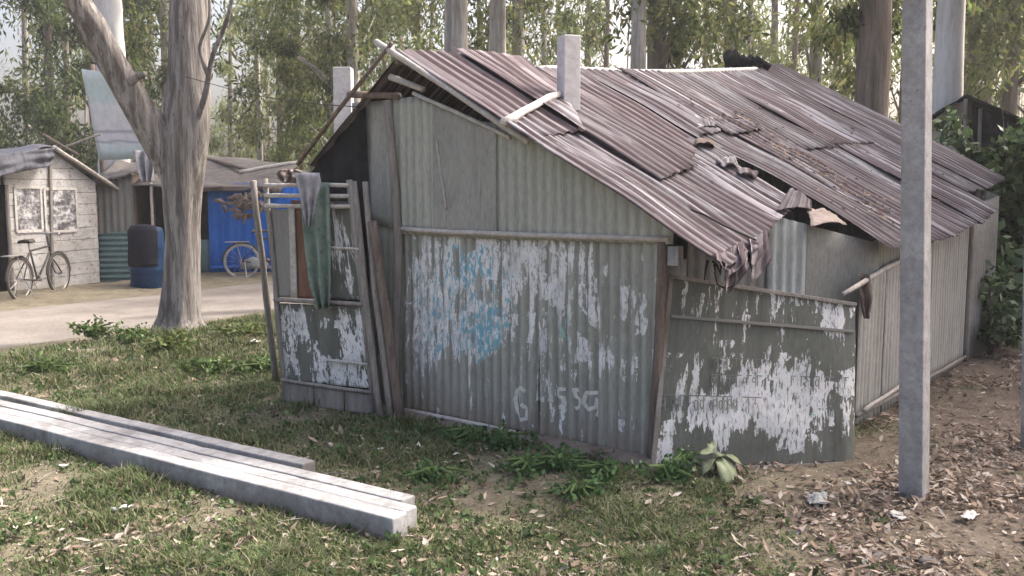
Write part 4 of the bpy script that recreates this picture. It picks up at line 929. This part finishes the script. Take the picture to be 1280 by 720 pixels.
# grey lean-to with a teal panel
F2, L2 = vframe(126, 351, 182, 350)
lt = thing('grey_lean_to', F2.O+F2.U*.3, 'grey corrugated lean-to between the whitewashed shack and the forked tree', 'shack')
g0, g1 = F2.uv(124, 300)[0], F2.uv(168, 300)[0]
sheet('wall_sheet', F2, g0, g1, F2.uvs([(124, 226), (150, 222), (168, 212)]), 0, 'grey_sheet', lt, pitch=.12, amp=.014, rows=6, seed=80)
slab('roof_slope', [F2.P(g0-.1, -1.75, .15), F2.P(g1+.1, -2.0, .15), F2.P(g1+.1, -2.25, -2), F2.P(g0-.1, -2.2, -2)], 'thatch', lt, 8, .06, .03, 5)
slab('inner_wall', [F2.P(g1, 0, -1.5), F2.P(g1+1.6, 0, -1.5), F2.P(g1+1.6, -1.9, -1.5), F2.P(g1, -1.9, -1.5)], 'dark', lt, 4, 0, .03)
slab('inner_wall', [F2.P(g1, 0, .0), F2.P(g1, 0, -1.5), F2.P(g1, -1.95, -1.5), F2.P(g1, -1.95, .0)], 'wood_brown', lt, 4, 0, .03)
slab('inner_roof', [F2.P(g1, -1.75, .1), F2.P(g1+1.6, -1.7, .1), F2.P(g1+1.6, -1.95, -1.6), F2.P(g1, -1.98, -1.6)], 'thatch', lt, 5, .04, .03)
pole_part('post', F2.P(*F2.uv(193, 355), .05), F2.P(*F2.uv(190, 225), .05), .03, .025, 'bamboo', lt, .02, 4)
t0, t1 = F2.uv(124, 320)[0], F2.uv(178, 320)[0]
o = sheet('teal_panel', F2, t0, t1, F2.uvs([(124, 292), (178, 287)]), 0.0, 'teal_sheet', None, pitch=.10, amp=.016, ribs='u', off=.12, seed=82, lift=lambda a, b: .12*b-.08, cols=12,
          label='low teal panel of horizontal ribs leaning on the grey lean-to', cat='panel')
sl_ = lambda p: p
cloth('white_rag', [(164, 196, 188), (168, 196, 200), (172, 194, 214), (178, 192, 228)], 16.6, 'cloth_white', 'torn white rag hanging from the lean-to beside the forked tree', 5, .1, 2.5)
# blue drum
db = G(186, 361, ZR); dr = thing('blue_drum', db, 'dented dark blue drum with a black wrap standing beside the teal panel', 'drum')
prof = [(.0, .0), (.26, .0), (.28, .03), (.275, .3), (.29, .33), (.275, .36), (.275, .68), (.29, .71), (.275, .74), (.27, .95), (.24, 1.03), (.2, 1.05), (.0, 1.05)]
def lathe(prof, c, seg=24, a0=0, a1=2*math.pi):
    m = MB(); full = abs(a1-a0-2*math.pi) < 1e-6; ns = seg if full else seg+1
    for r_, z in prof:
        for k in range(ns): a = a0+(a1-a0)*k/seg; m.v.append(A(c)+A([r_*math.cos(a), r_*math.sin(a), z]))
    for i in range(len(prof)-1):
        for k in range(seg): k2 = (k+1) % ns; m.f.append([i*ns+k, i*ns+k2, (i+1)*ns+k2, (i+1)*ns+k])
    return m
def crumple(m, a=.05, f_=3.2):
    c = db+A([0, 0, .5])
    m.v = [A(p)+(A(p)-c)*A([1, 1, .25])*a*3*mnoise.noise(Vector((*(A(p)*f_),))) for p in m.v]; return m
crumple(lathe(prof, db)).build('drum_body', 'drum', dr, smooth=True)
crumple(lathe([(.29, .40), (.30, .46), (.302, .7), (.295, .98), (.25, 1.07), (.05, 1.08)], db, 24, R(215), R(325)), .06, 4).build('drum_cover', 'drum_cover', dr, smooth=True, solid=.015)
pp = G(203, 352, ZR); MB().box(pp+A([0, 0, .45]), A([.03, 0, 0]), A([0, .03, 0]), ZZ*.47).build('white_post', 'wood_pale', None, bevel=.005, label='short white post beside the blue drum', cat='post')
# faded hoarding raised behind the forked tree
hp = [At(102, 86, 18.6), At(138, 92, 18.2), At(198, 198, 17.8), At(124, 200, 18.2)]
hd = thing('faded_hoarding', (hp[2]+hp[3])/2*A([1, 1, 0])+A([0, 0, ZR]), 'faded green and white printed sheet propped high behind the forked tree', 'hoarding')
slab('printed_sheet', hp, 'hoarding', hd, 10, .02, .012, 2)
pole_part('prop', At(116, 80, 18.6), A([*(At(133, 200, 18.4))[:2], ZR]), .05, .05, 'wood_brown', hd, .03, 2)
pole_part('prop', At(188, 185, 17.9), A([*(At(190, 200, 17.95))[:2], ZR]), .04, .04, 'wood_brown', hd, .03, 3)
# blue shed
F3, L3 = vframe(246, 347, 352, 344)
bs = thing('blue_shed', F3.O+F3.U*L3/2, 'bright blue painted sheet shed with a sagging grey roof across the road', 'shed')
b0 = F3.uv(262, 300)[0]; ev_ = F3.uv(290, 232)[1]
k = 0; u = b0
while u < L3+.6:
    sheet('blue_sheet', F3, u-.01, u+.30, ev_-.04, -.02, 'blue_sheet', bs, pitch=.15, amp=.012, off=.01*(k % 2), rows=4, seed=90+k); u += .29; k += 1
MB().beam(F3.P(b0, -.20, .03), F3.P(L3+.6, -.2, .03), .05, .03, F3.N).build('rail', 'blue_sheet', bs)
slab('doorway_shade', [F3.P(-.5, 0, -.8), F3.P(b0+.1, 0, -.8), F3.P(b0+.1, ev_, -.8), F3.P(-.5, ev_, -.8)], 'dark', bs, 3, 0, .03)  # dark slab stands in for the shade in the open gap
slab('door_leaf', [F3.P(b0-.22, .02, -.1), F3.P(b0, .02, -.05), F3.P(b0, -.72, -.05), F3.P(b0-.22, -.72, -.1)], 'teal_sheet', bs, 3, .0, .02)
slab('side_wall', [F3.P(-.5, 0, 0), F3.P(-.5, 0, -2.4), F3.P(-.5, ev_-.3, -2.4), F3.P(-.5, ev_, 0)], 'grey_sheet', bs, 3, 0, .03)
slab('rear_wall', [F3.P(-.5, 0, -2.4), F3.P(L3+.6, 0, -2.4), F3.P(L3+.6, ev_-.3, -2.4), F3.P(-.5, ev_-.3, -2.4)], 'grey_sheet', bs, 3, 0, .03)
rb = [F3.P(*F3.uv(228, 236), .35), F3.P(*F3.uv(348, 238), .35)]; rt2 = [At(372, 205, 20.6), At(238, 190, 20.6)]
slab('roof', [rb[0], rb[1], rt2[0], rt2[1]], 'thatch', bs, 16, .12, .05, 7)
pole_part('roof_weight_pole', At(252, 196, 20.0), At(306, 212, 19.0), .05, .04, 'wood_brown', bs, .05, 2)
pole_part('roof_weight_pole', At(300, 215, 18.6), At(372, 203, 19.2), .045, .04, 'bamboo', bs, .04, 3)
pole_part('eave_pole', F3.P(*F3.uv(232, 233), .3), F3.P(*F3.uv(348, 236), .3), .035, .03, 'wood_brown', bs, .04, 4)
# bundle of bark scraps hanging under the eave
m = MB(); bc = At(306, 256, 17.2)
for i in range(60):
    p = bc+A([random.gauss(0, .15), random.gauss(0, .08), random.gauss(0, .10)]); d = unit(A([random.gauss(.5, .6), random.gauss(0, .4), random.gauss(.1, .4)]))
    m.tube([p-d*.11, p+A([0, 0, .03]), p+d*.11], [.02, .04, .02], 6, .4)
m.build('bark_bundle', 'wood_brown', None, label='bundle of bark scraps hanging under the blue shed eave', cat='bundle')
# ================================================================== BICYCLES
def ring(c, r_, tr, ax, seg=32, ts=6):
    m = MB(); x, z = ax, ZZ; y = np.cross(z, x)
    for i in range(seg):
        a = 2*math.pi*i/seg; d = x*math.cos(a)+z*math.sin(a)
        for k in range(ts): b = 2*math.pi*k/ts; m.v.append(c+d*(r_+tr*math.cos(b))+y*tr*math.sin(b))
    for i in range(seg):
        for k in range(ts): m.f.append([i*ts+k, ((i+1) % seg)*ts+k, ((i+1) % seg)*ts+(k+1) % ts, i*ts+(k+1) % ts])
    return m
def bicycle(rear, front, lab, tyre='rubber', lean=.06):
    rear, front = A(rear), A(front); d = unit((front-rear)*A([1, 1, 0])); W = 1.08; t = thing('bicycle', (rear+front)/2, lab, 'bicycle', 'bicycles parked across the road')
    y = np.cross(ZZ, d); L = lambda a, z, s_=0.: rear+d*a+ZZ*z+y*(s_+lean*z)
    rw = .335
    for a in (0, W):
        c = L(a, rw); wl = ring(c, rw-.02, .02, d).build('wheel', tyre, t, smooth=True)
        ring(c, rw-.045, .011, d, 32, 5).build('rim', 'steel', wl, smooth=True)
        m = MB()
        for k in range(14): an = 6.283*k/14; e = d*math.cos(an)+ZZ*math.sin(an); m.tube([c, c+e*(rw-.045)], .0022, 4)
        m.tube([c-y*.04, c+y*.04], .02, 8); m.build('spokes', 'steel', wl)
        mg = ring(c, rw+.012, .016, d, 32, 5); keep = [f_ for f_ in mg.f if np.mean([mg.v[i][2] for i in f_]) > c[2]+.02]; mg.f = keep; mg.build('mudguard', 'bike_paint', t, smooth=True)
    bb, st, hd_, ht = L(.46, .28), L(.34, .80), L(.88, .80), L(.85, .95)
    m = MB()
    for p, q, r_ in ((bb, L(.345, .76), .016), (L(.35, .74), L(.86, .78), .015), (bb, L(.89, .70), .016), (L(.90, .66), ht, .018), (bb, L(0, rw, .06), .010), (bb, L(0, rw, -.06), .010), (L(.35, .74), L(0, rw, .06), .009), (L(.35, .74), L(0, rw, -.06), .009)): m.tube([p, q], r_, 7)
    m.build('frame', 'bike_paint', t, smooth=True)
    m = MB(); m.tube([L(.90, .68), L(.93, .60), L(1.0, .45, .05), L(W, rw, .05)], .012, 6); m.tube([L(.93, .60), L(1.0, .45, -.05), L(W, rw, -.05)], .012, 6); m.build('fork', 'bike_paint', t, smooth=True)
    MB().tube([L(.70, .98, .27), L(.84, 1.0, .24), L(.88, .99, .1), L(.87, .98, 0), L(.88, .99, -.1), L(.84, 1.0, -.24), L(.70, .98, -.27)], .012, 7).build('handlebar', 'steel', t, smooth=True)
    m = MB(); m.tube([L(.345, .74), L(.33, .86)], .012, 6); m.build('seat_post', 'steel', t)
    m = MB(); sp = [(.20, .10), (.26, .105), (.33, .08), (.40, .035), (.47, .022)]
    for a, h_ in sp: m.v += [L(a, .87, -h_), L(a, .90, -h_*.8), L(a, .915, 0), L(a, .90, h_*.8), L(a, .87, h_)]
    for i in range(4):
        for k in range(4): q = i*5+k; m.f.append([q, q+1, q+6, q+5])
    m.f += [[0, 1, 2, 3, 4], [24, 23, 22, 21, 20]]; m.build('saddle', 'rubber', t, smooth=True, solid=.02)
    m = MB(); m.box(L(-.08, .70), d*.22, y*.07, ZZ*.006); m.tube([L(-.1, .70, .06), L(0, rw, .06)], .006, 5); m.tube([L(-.1, .70, -.06), L(0, rw, -.06)], .006, 5); m.build('carrier', 'steel', t)
    m = MB(); m.tube([bb-y*.06, bb+y*.06], .02, 8); m.tube([bb+y*.07, bb+y*.07+unit(d*.6-ZZ*.8)*.17], .01, 6); m.tube([bb-y*.07, bb-y*.07-unit(d*.6-ZZ*.8)*.17], .01, 6); m.build('crank', 'steel', t)
    ring(bb+y*.05, .085, .012, d, 20, 5).build('chainring', 'steel', t, smooth=True)
    m = MB(); m.tube([L(.05, rw, .05), L(.08, .02, .16)], .009, 6); m.tube([L(.05, rw, -.05), L(.08, .02, -.16)], .009, 6); m.build('stand', 'steel', t)
    return t
bicycle(G(28, 377, ZR), G(86, 365, ZR), 'old black bicycle parked in front of the whitewashed shack')
bicycle(G(303, 349, ZR), G(380, 347, ZR), 'bicycle with a pale rim parked in front of the blue shed', 'steel')
m = MB(); wc = G(322, 347, ZR)+A([0, -.2, .22]); 
for k in range(3): m.tube([wc+A([-.24, 0, .03*k]), wc+A([0, -.03, .06+.03*k]), wc+A([.24, 0, .02*k])], [.05, .085, .04], 8, .3, 6, seed=k)
m.build('white_sack', 'plastic', None, smooth=True, label='white plastic sack tied low on the bicycle by the blue shed', cat='sack')

# ================================================================== DARK SHED AND SHRUBS ON THE RIGHT
sb = A([At(1195, 200, 13)[0], 13.0, 0])
dsd = thing('dark_shed', sb, 'dark open shed with a pitched roof behind the white gum trunk', 'shed')
a0, a1, a2 = At(1196, 128, 13), At(1207, 119, 13), At(1300, 158, 12.2)
bkv = A([1.2, 3, 0])
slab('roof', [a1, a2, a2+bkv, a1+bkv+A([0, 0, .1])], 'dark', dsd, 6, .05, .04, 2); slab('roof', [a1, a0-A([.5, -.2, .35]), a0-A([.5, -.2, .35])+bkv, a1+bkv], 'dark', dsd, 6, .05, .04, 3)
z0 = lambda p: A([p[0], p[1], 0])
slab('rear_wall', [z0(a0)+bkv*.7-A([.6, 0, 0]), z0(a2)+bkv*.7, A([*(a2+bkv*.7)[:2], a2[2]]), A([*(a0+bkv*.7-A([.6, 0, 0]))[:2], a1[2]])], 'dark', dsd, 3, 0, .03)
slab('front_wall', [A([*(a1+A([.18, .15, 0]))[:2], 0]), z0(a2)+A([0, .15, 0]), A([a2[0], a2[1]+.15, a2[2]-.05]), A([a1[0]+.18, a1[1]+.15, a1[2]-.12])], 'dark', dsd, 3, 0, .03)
pole_part('post', z0(a1)+A([.03, 0, 0]), a1-A([0, 0, .05]), .03, .028, 'wood', dsd, .02, 2)
pole_part('post', z0(a1)+A([.28, .0, 0]), a1+A([.22, 0, -.18]), .03, .028, 'wood', dsd, .02, 4)
pole_part('stay', A([*At(1204, 210, 12.2)[:2], .3]), At(1197, 150, 12.6), .02, .018, 'bamboo', dsd, .02, 5)
SHC = [(.08, .13, .055), (.11, .165, .075), (.05, .085, .04), (.17, .22, .12), (.24, .29, .19)]
def shrub(name, x, y, h_, spread, n, cols, size, lab, group=None, seed=0, cat='shrub', low=.1, ns=9):
    b = A([x, y, -.02]); t = thing(name, b, lab, cat, group); r = random.Random(seed); cs, rs_ = [], []
    m = MB()
    for i in range(ns):
        a = r.random()*6.28; q = spread*r.uniform(.2, 1); tip = A([q*math.cos(a), q*math.sin(a), h_*r.uniform(.45, 1)])
        P = [A([0, 0, 0.])+b, b+tip*A([.35, .35, .5])+A([0, 0, .05]), b+tip]; m.tube(P, [.018, .012, .005], 5)
        for k in range(4):
            f_ = r.uniform(.3, 1); cs.append(tuple(tip*A([f_, f_, f_])+A([r.gauss(0, .12), r.gauss(0, .12), low*0])*spread)); q_ = r.uniform(.12, .3)*spread; rs_.append((q_, q_, q_))
    m.build('stems', 'green_stem' if cat == 'weed' else 'wood_brown', t)
    V, F, Cc = leaf_cloud(n, cs, rs_, size, cols, .2, .55, seed); V[:, 2] = np.maximum(V[:, 2], .01)
    bulk('foliage', V, F, 'broadleaf', Cc, parent=t)
GS = 'broad leaved shrubs on the leafy bank'
shrub('shrub', 5.05, 9.9, 1.15, .75, 2300, SHC, (.08, .18), 'pale green broad leaved shrub growing right at the far hut corner', GS, 1)
shrub('shrub', 6.0, 11.2, 2.6, .95, 3600, DARK+SHC[:2], (.08, .18), 'tall dark green shrub reaching up in front of the dark shed', GS, 2)
shrub('shrub', 4.62, 8.95, .8, .45, 1300, SHC, (.06, .13), 'low green shrub at the foot of the bank behind the hut', GS, 3)
shrub('shrub', 6.3, 10.6, 1.5, .9, 2800, SHC, (.07, .16), 'broad green shrub below the dark shed front', GS, 4)
shrub('shrub', 6.6, 11.2, 3.0, 1.0, 3600, DARK+SHC[:2], (.08, .18), 'tallest dark shrub beside the dark shed roof', GS, 5)
shrub('shrub', 6.2, 9.0, .9, .8, 1200, SHC, (.06, .14), 'low spreading shrub beside the concrete pole on the bank', GS, 6)
# big pale leaves of the plant at the panel's foot
def big_leaf(parent, p, d, L, w_, c, droop=.5):
    m = MB(); d = unit(d); y = unit(np.cross(d, ZZ)); n = 7; a_w = random.uniform(0, 6)
    for i in range(n+1):
        t = i/n; q = p+d*L*t-ZZ*droop*L*t*t+y*.12*L*math.sin(t*2.6+a_w); k = w_*max(.02, math.sin(math.pi*min(1, t*.95+.05)))**.6
        for s_ in (-1, -.5, 0, .5, 1): m.v.append(q+y*k*s_/2+ZZ*(.12*k*abs(s_)+.012*math.sin(t*9+s_*2+a_w)*abs(s_))); m.c.append((*[x*(.85+.3*(abs(s_) < .1)) for x in c], 1))
    for i in range(n):
        for k in range(4): q = i*5+k; m.f.append([q, q+1, q+6, q+5])
    m.build('leaf', 'broadleaf', parent, smooth=True, solid=.001)
pb = G(893, 596)+A([0, -.02, 0]); pl = thing('broad_leaf_plant', pb, 'pale drooping broad leaved plant at the foot of the poster panel', 'plant')
pole_part('stem', pb, pb+A([0, 0, .13]), .008, .006, 'wood_brown', pl, .005, 1, 4, 6)
for (a, el, L, w_, dr) in ((-80, .2, .17, .085, 1.3), (-140, .35, .13, .07, .8), (165, .5, .19, .07, .7), (0, .45, .20, .09, .8), (50, .7, .13, .06, .5), (-35, .3, .14, .075, 1.2), (100, .9, .12, .055, .3)):
    big_leaf(pl, pb+A([random.gauss(0, .012), random.gauss(0, .012), random.uniform(.09, .14)]), A([math.cos(R(a)), math.sin(R(a)), el]), L, w_, (.33, .37, .23), dr)
for k, (x, y, hh, n, lab) in enumerate([(632, 560, .16, 420, 'low dark green weed clump below the painted marks on the wall'), (700, 590, .15, 420, 'dark green weed clump in front of the mud plinth'), (838, 602, .17, 380, 'dark green weed clump at the foot of the panel beside the pale plant'), (660, 590, .12, 300, 'flat dark weed clump between the poles and the hut wall'), (590, 552, .12, 320, 'dark weed clump by the bamboo bottom rail of the wall'), (755, 600, .13, 360, 'dark weed clump before the end post of the wall'), (545, 600, .10, 300, 'flat weed patch beside the ends of the lying poles'), (720, 620, .09, 300, 'flat weed patch out in the grass before the mud plinth')]):
    g_ = G(x, y); shrub('weed_clump', g_[0], g_[1], hh, .20, n, [(.05, .11, .035), (.07, .14, .045), (.085, .155, .06)], (.02, .05), lab, 'weed clumps at the hut foot', 30+k, 'weed', ns=12)
g_ = G(215, 445, -.02); shrub('weed_clump', g_[0], g_[1], .22, .34, 700, [(.14, .17, .05), (.17, .19, .06), (.09, .13, .04)], (.03, .08), 'yellowish green weed clump by the forked tree foot', None, 40, 'weed', ns=14)
for k, (x, y, hh, lab) in enumerate([(120, 425, .2, 'green weed clump on the road verge, out past the forked tree'), (170, 432, .18, 'green weed clump at the near foot of the forked tree'), (265, 470, .15, 'green weed clump in the long grass before the gate'), (330, 470, .16, 'green weed clump close to the outer gate post'), (60, 470, .14, 'green weed clump beside the rubble stones')]):
    g_ = G(x, y, -.03); shrub('weed_clump', g_[0], g_[1], hh, .3, 420, [(.08, .13, .04), (.10, .155, .05), (.13, .17, .06)], (.025, .07), lab, 'weed clumps by the road', 50+k, 'weed', ns=12)
g_ = G(300, 425, -.02); shrub('weed_clump', g_[0], g_[1], .18, .32, 500, [(.12, .14, .05), (.15, .14, .07), (.09, .12, .04)], (.03, .08), 'straggly weed clump between the forked tree and the gate', None, 41, 'weed', ns=14)

# ================================================================== GRASS AND LITTER
def grass(n=170000):
    r = np.random.default_rng(3)
    k = n*4; y = 3.0+(r.random(k)**1.7)*13; x = (r.random(k)-.5)*1.3*y
    g = np.zeros(k); keep = np.zeros(k, bool); cnt = 0
    dx = 0
    P2, Zs, Gs = [], [], []
    wq = A([wa[0], wa[1]])
    for i in range(k):
        if cnt >= n: break
        xx, yy = x[i], y[i]
        du, dv = (xx-wq[0])*FD[0]+(yy-wq[1])*FD[1], (xx-wq[0])*SD[0]+(yy-wq[1])*SD[1]
        if dv > -.12 and -1.0 < du < 2.1: continue
        if road_t(xx, yy) < 1.75: continue
        gg = grassiness(xx, yy)
        if r.random() > gg*1.1: continue
        P2.append((xx, yy)); Zs.append(hgt(xx, yy)); Gs.append(gg); cnt += 1
    P2, Zs, Gs = A(P2), A(Zs), A(Gs); n = len(P2)
    p = np.column_stack([P2, Zs-.004]); a = r.random(n)*6.283
    d = np.column_stack([np.cos(a), np.sin(a), np.zeros(n)]); sd2 = np.column_stack([-np.sin(a), np.cos(a), np.zeros(n)])
    tuft = A([max(0, mnoise.noise(Vector((a*2.3, b*2.3, 17)))+.35*mnoise.noise(Vector((a*7, b*7, 3)))) for a, b in P2])
    H = (r.uniform(.010, .038, n)*(.4+.8*Gs)*(1+2.6*tuft**1.3)*np.clip(1.1-.28*(P2[:, 0]+1), .8, 1.7))[:, None]; ln = r.uniform(.2, 1.3, n)[:, None]; wd = (r.uniform(.0022, .0048, n)*(.6+.1*P2[:, 1]))[:, None]
    mid = p+ZZ*H*.6+d*H*ln*.35; tip = p+ZZ*H*.9+d*H*ln*1.1
    V = np.stack([p-sd2*wd, p+sd2*wd, mid+sd2*wd*.8, mid-sd2*wd*.8, tip], 1)
    base = np.arange(n)[:, None]*5
    F = np.concatenate([base+A([0, 1, 2]), base+A([0, 2, 3]), base+A([3, 2, 4])])
    cols = A([(.088, .128, .046), (.11, .152, .054), (.068, .10, .038), (.15, .16, .075), (.21, .19, .12), (.24, .205, .145)])
    cc = cols[r.choice(6, n, p=[.24, .2, .17, .17, .12, .10])]*r.uniform(.75, 1.25, n)[:, None]
    bulk('grass', V.reshape(-1, 3), F, 'grassy', np.repeat(cc, 5, 0), kind='stuff', label='short patchy grass in front of the hut', cat='grass')
grass()
def litter(n=26000):
    r = np.random.default_rng(11); V, F, Cc = [], [], []
    cols = [(.22, .16, .12), (.16, .115, .09), (.27, .21, .165), (.34, .28, .225), (.12, .09, .07), (.29, .22, .17), (.42, .37, .32)]
    c = 0; i = 0
    while c < n and i < 400000:
        i += 1; y = 2.9+r.random()**1.5*9.5; x = (r.random()-.5)*1.25*y
        right = max(0, min(1, (x-.8-.15*(y-4))/1.0))*max(.08, min(1, .45+1.4*mnoise.noise(Vector((x*1.6, y*1.6, 9))))); pr_ = .07+.9*right
        if y < 4.3: pr_ = max(pr_, .12+.3*max(0, mnoise.noise(Vector((x*2, y*2, 31)))))
        if r.random() > pr_: continue
        du, dv = (x-wa[0])*FD[0]+(y-wa[1])*FD[1], (x-wa[0])*SD[0]+(y-wa[1])*SD[1]
        if dv > -.1 and -1 < du < 2.1: continue
        q = A([x, y, 0]); 
        if (q-cR0)@SN < .03 and (q-cR0)@RSd > -.2 and y > 5.6 and x > 0: continue
        if road_t(x, y) < 1.7: continue
        a = r.random()*6.283; s_ = .008+.03*r.random()**2.2; wdt = s_*r.uniform(.22, .5); tl = r.normal(0, .35)
        dx = A([math.cos(a), math.sin(a), tl]); dy = A([-math.sin(a), math.cos(a), r.normal(0, .35)]); z = hgt(x, y)+.006+r.random()*.02*(.4+right); p = A([x, y, z]); b = len(V); cu = r.uniform(.1, .5)*s_
        V += [p-dx*s_, p-dy*wdt+ZZ*cu*.5, p+dx*s_+ZZ*cu, p+dy*wdt+ZZ*cu*.5, p]; F += [[b, b+1, b+4], [b+1, b+2, b+4], [b+2, b+3, b+4], [b+3, b, b+4]]
        k = A(cols[r.integers(0, 7)])*r.uniform(.75, 1.25); Cc += [k]*5; c += 1
    bulk('leaf_litter', A(V), A(F), 'litter', A(Cc), kind='stuff', label='dry brown leaves strewn over the ground beside the hut', cat='leaves')
litter()
def ground_weeds(n=1500):
    r = random.Random(12); cs, rs_ = [], []
    while len(cs) < n:
        y = 3.0+r.random()**1.4*9; x = (r.random()-.5)*1.25*y
        if road_t(x, y) < 1.9: continue
        du, dv = (x-wa[0])*FD[0]+(y-wa[1])*FD[1], (x-wa[0])*SD[0]+(y-wa[1])*SD[1]
        if dv > -.06 and -1.2 < du: continue
        right = max(0, min(1, (x-.9-.2*(y-4))/1.0))
        pr_ = (.25+.9*max(0, mnoise.noise(Vector((x*1.3, y*1.3, 21)))+.15))*(1-.85*right)
        if -.55 < dv < 0 and -.2 < du < 2.3: pr_ = .95
        if x < -1.5 and y > 6: pr_ += .3
        if r.random() > pr_: continue
        k = r.uniform(.02, .06); cs.append((x, y, hgt(x, y)+.012)); rs_.append((k, k, k*.45))
    V, F, Cc = leaf_cloud(n*13, cs, rs_, (.015, .045), [(.06, .105, .038), (.08, .135, .05), (.105, .155, .06), (.13, .15, .07)], -.25, .6, 33)
    bulk('ground_weeds', V, F, 'broadleaf', Cc, kind='stuff', label='tiny green broad leaved weeds mixed through the grass', cat='weeds')
ground_weeds()
def twigs(n=260):
    r = random.Random(4); m = MB()
    for i in range(n):
        y = 3.0+r.random()**1.5*6; x = (r.random()-.5)*1.2*y
        if road_t(x, y) < 1.8: continue
        du, dv = (x-wa[0])*FD[0]+(y-wa[1])*FD[1], (x-wa[0])*SD[0]+(y-wa[1])*SD[1]
        if dv > -.1: continue
        a = r.random()*6.28; L_ = r.uniform(.05, .22); p = A([x, y, hgt(x, y)+.012]); d = A([math.cos(a), math.sin(a), r.uniform(-.05, .15)])
        m.tube([p-d*L_/2, p+A([0, 0, .012]), p+d*L_/2], [.003, .0025, .0015], 4)
    m.build('twigs', 'wood', None, kind='stuff', label='thin dry twigs scattered over the grass', cat='twigs')
twigs()
# scraps of paper and plastic, stones
def scrap(px, py, s_, mat, lab, seed, nm='paper_scrap', cat='litter', flat=.32, grp='scraps on the grass'):
    s_ *= .78
    g_ = G(px, py); g_[2] = hgt(g_[0], g_[1])+.015; m = MB(); n = 8; r = random.Random(seed); a0 = r.random()*3
    for i in range(n):
        for j in range(n):
            a, b = (i/(n-1)-.5)*2, (j/(n-1)-.5)*2; q = Vector((a*1.6, b*1.6, seed*3.3)); k = 1+.35*mnoise.noise(q*1.3)
            x, y = a*s_*k, b*s_*.5*k; m.v.append(g_+A([x*math.cos(a0)-y*math.sin(a0), x*math.sin(a0)+y*math.cos(a0), s_*flat*(.45+mnoise.noise(q)+.35*mnoise.noise(q*3))]))
    for i in range(n-1):
        for j in range(n-1): q = i*n+j; m.f.append([q, q+1, q+n+1, q+n])
    s_ = s_
    m.build(nm, mat, None, smooth=True, solid=.002, label=lab, cat=cat, group=grp)
for i, (x, y, s_, mt, lab) in enumerate([(76, 567, .055, 'white_paper', 'crumpled white paper on the grass against the lying concrete poles'), (78, 588, .03, 'white_paper', 'small white scrap on the grass just below the crumpled paper'), (154, 640, .06, 'white_paper', 'white torn paper lying in dry straw'),
    (190, 599, .022, 'white_paper', 'tiny white scrap at the side of the lying concrete poles'), (42, 655, .035, 'white_paper', 'pale scrap among brown leaves on the grass'), (318, 430, .09, 'white_paper', 'white rubbish heap in the weeds near the gate'), (570, 572, .028, 'white_paper', 'white scrap on the grass below the poster wall'),
    (476, 563, .03, 'white_paper', 'white scrap near the foot of the leaning poles'), (1022, 632, .12, 'plastic', 'pale greenish plastic bag lying on the dry leaves'), (1122, 652, .07, 'white_paper', 'pale paper scrap at the foot of the tall concrete pole'), (250, 500, .03, 'white_paper', 'white scrap in the grass behind the lying poles'),
    (1060, 612, .03, 'white_paper', 'small white scrap on leaves between the panel and the tall pole'), (1210, 655, .08, 'white_paper', 'flat pale scrap on bare soil right of the tall pole'), (128, 350, .09, 'white_paper', 'white litter at the corner of the whitewashed shack')]): scrap(x, y, s_, mt, lab, i+1, 'plastic_bag' if mt == 'plastic' else 'paper_scrap', 'bag' if mt == 'plastic' else 'litter')
def rock(px, py, s_, lab, seed, z=0):
    g_ = G(px, py, z); m = MB(); n, k = 8, 6
    for j in range(k):
        ph = math.pi*j/(k-1)
        for i in range(n):
            d = A([math.sin(ph)*math.cos(6.283*i/n), math.sin(ph)*math.sin(6.283*i/n), math.cos(ph)*.6]); m.v.append(g_+d*s_*(1+.35*mnoise.noise(Vector((*(d*1.5),))+Vector((seed*5, 0, 0))))+ZZ*s_*.1)
    for j in range(k-1):
        for i in range(n): m.f.append([j*n+i, j*n+(i+1) % n, (j+1)*n+(i+1) % n, (j+1)*n+i])
    m.build('stone', 'stone', None, smooth=False, label=lab, cat='stone', group='stones on the ground')
for i, (x, y, s_) in enumerate([(8, 455, .06), (24, 460, .05), (44, 452, .07), (60, 462, .04), (14, 470, .05), (75, 455, .06), (34, 468, .04), (90, 450, .05)]): rock(x, y, s_*.7, 'grey rubble stone at the grassy edge of the road', i)
rock(1100, 700, .05, 'dark grey stone in the grass below the tall concrete pole', 20); rock(1160, 705, .045, 'pale stone in the foreground grass', 21)
# overhead cables
def cable(pts, lab):
    P = smooth_line([At(*p) for p in pts], 6); MB().tube(P, .004, 5).build('cable', 'wire', None, smooth=True, label=lab, cat='cable')
cable([(170, 80, 11.2), (240, 98, 10.5), (310, 117, 9.), (380, 128, 7.9), (452, 134, 6.75)], 'thin black cable running from the forked tree to the hut gable')
cable([(-40, -10, 13), (20, 10, 13), (75, 45, 13), (104, 60, 13)], 'thin dark cable slanting above the whitewashed shack')
cloth('brown_rag', [(1072, 1088, 342), (1073, 1090, 356), (1074, 1091, 370), (1076, 1090, 385), (1079, 1086, 398)], float(SF.P(*SF.uv(1080, 350))[1])-.05, 'wood_brown', 'dark brown rag hanging from the branch rail of the hut side', 7, .02, 1.5)
# ------------------------------------------------------------------ light haze between the trunks
hz = NT('haze_air'); pv = hz.n('VolumePrincipled', {'Color': (.93, .93, .95, 1), 'Density': .0016, 'Anisotropy': .3}); ho = hz.n('OutputMaterial'); hz.t.links.new(pv.outputs[0], ho.inputs[1]); M['haze'] = hz.m
MB().box((0, 45, 8), A([110, 0, 0]), A([0, 75, 0]), A([0, 0, 10])).build('haze', 'haze', None, kind='stuff')
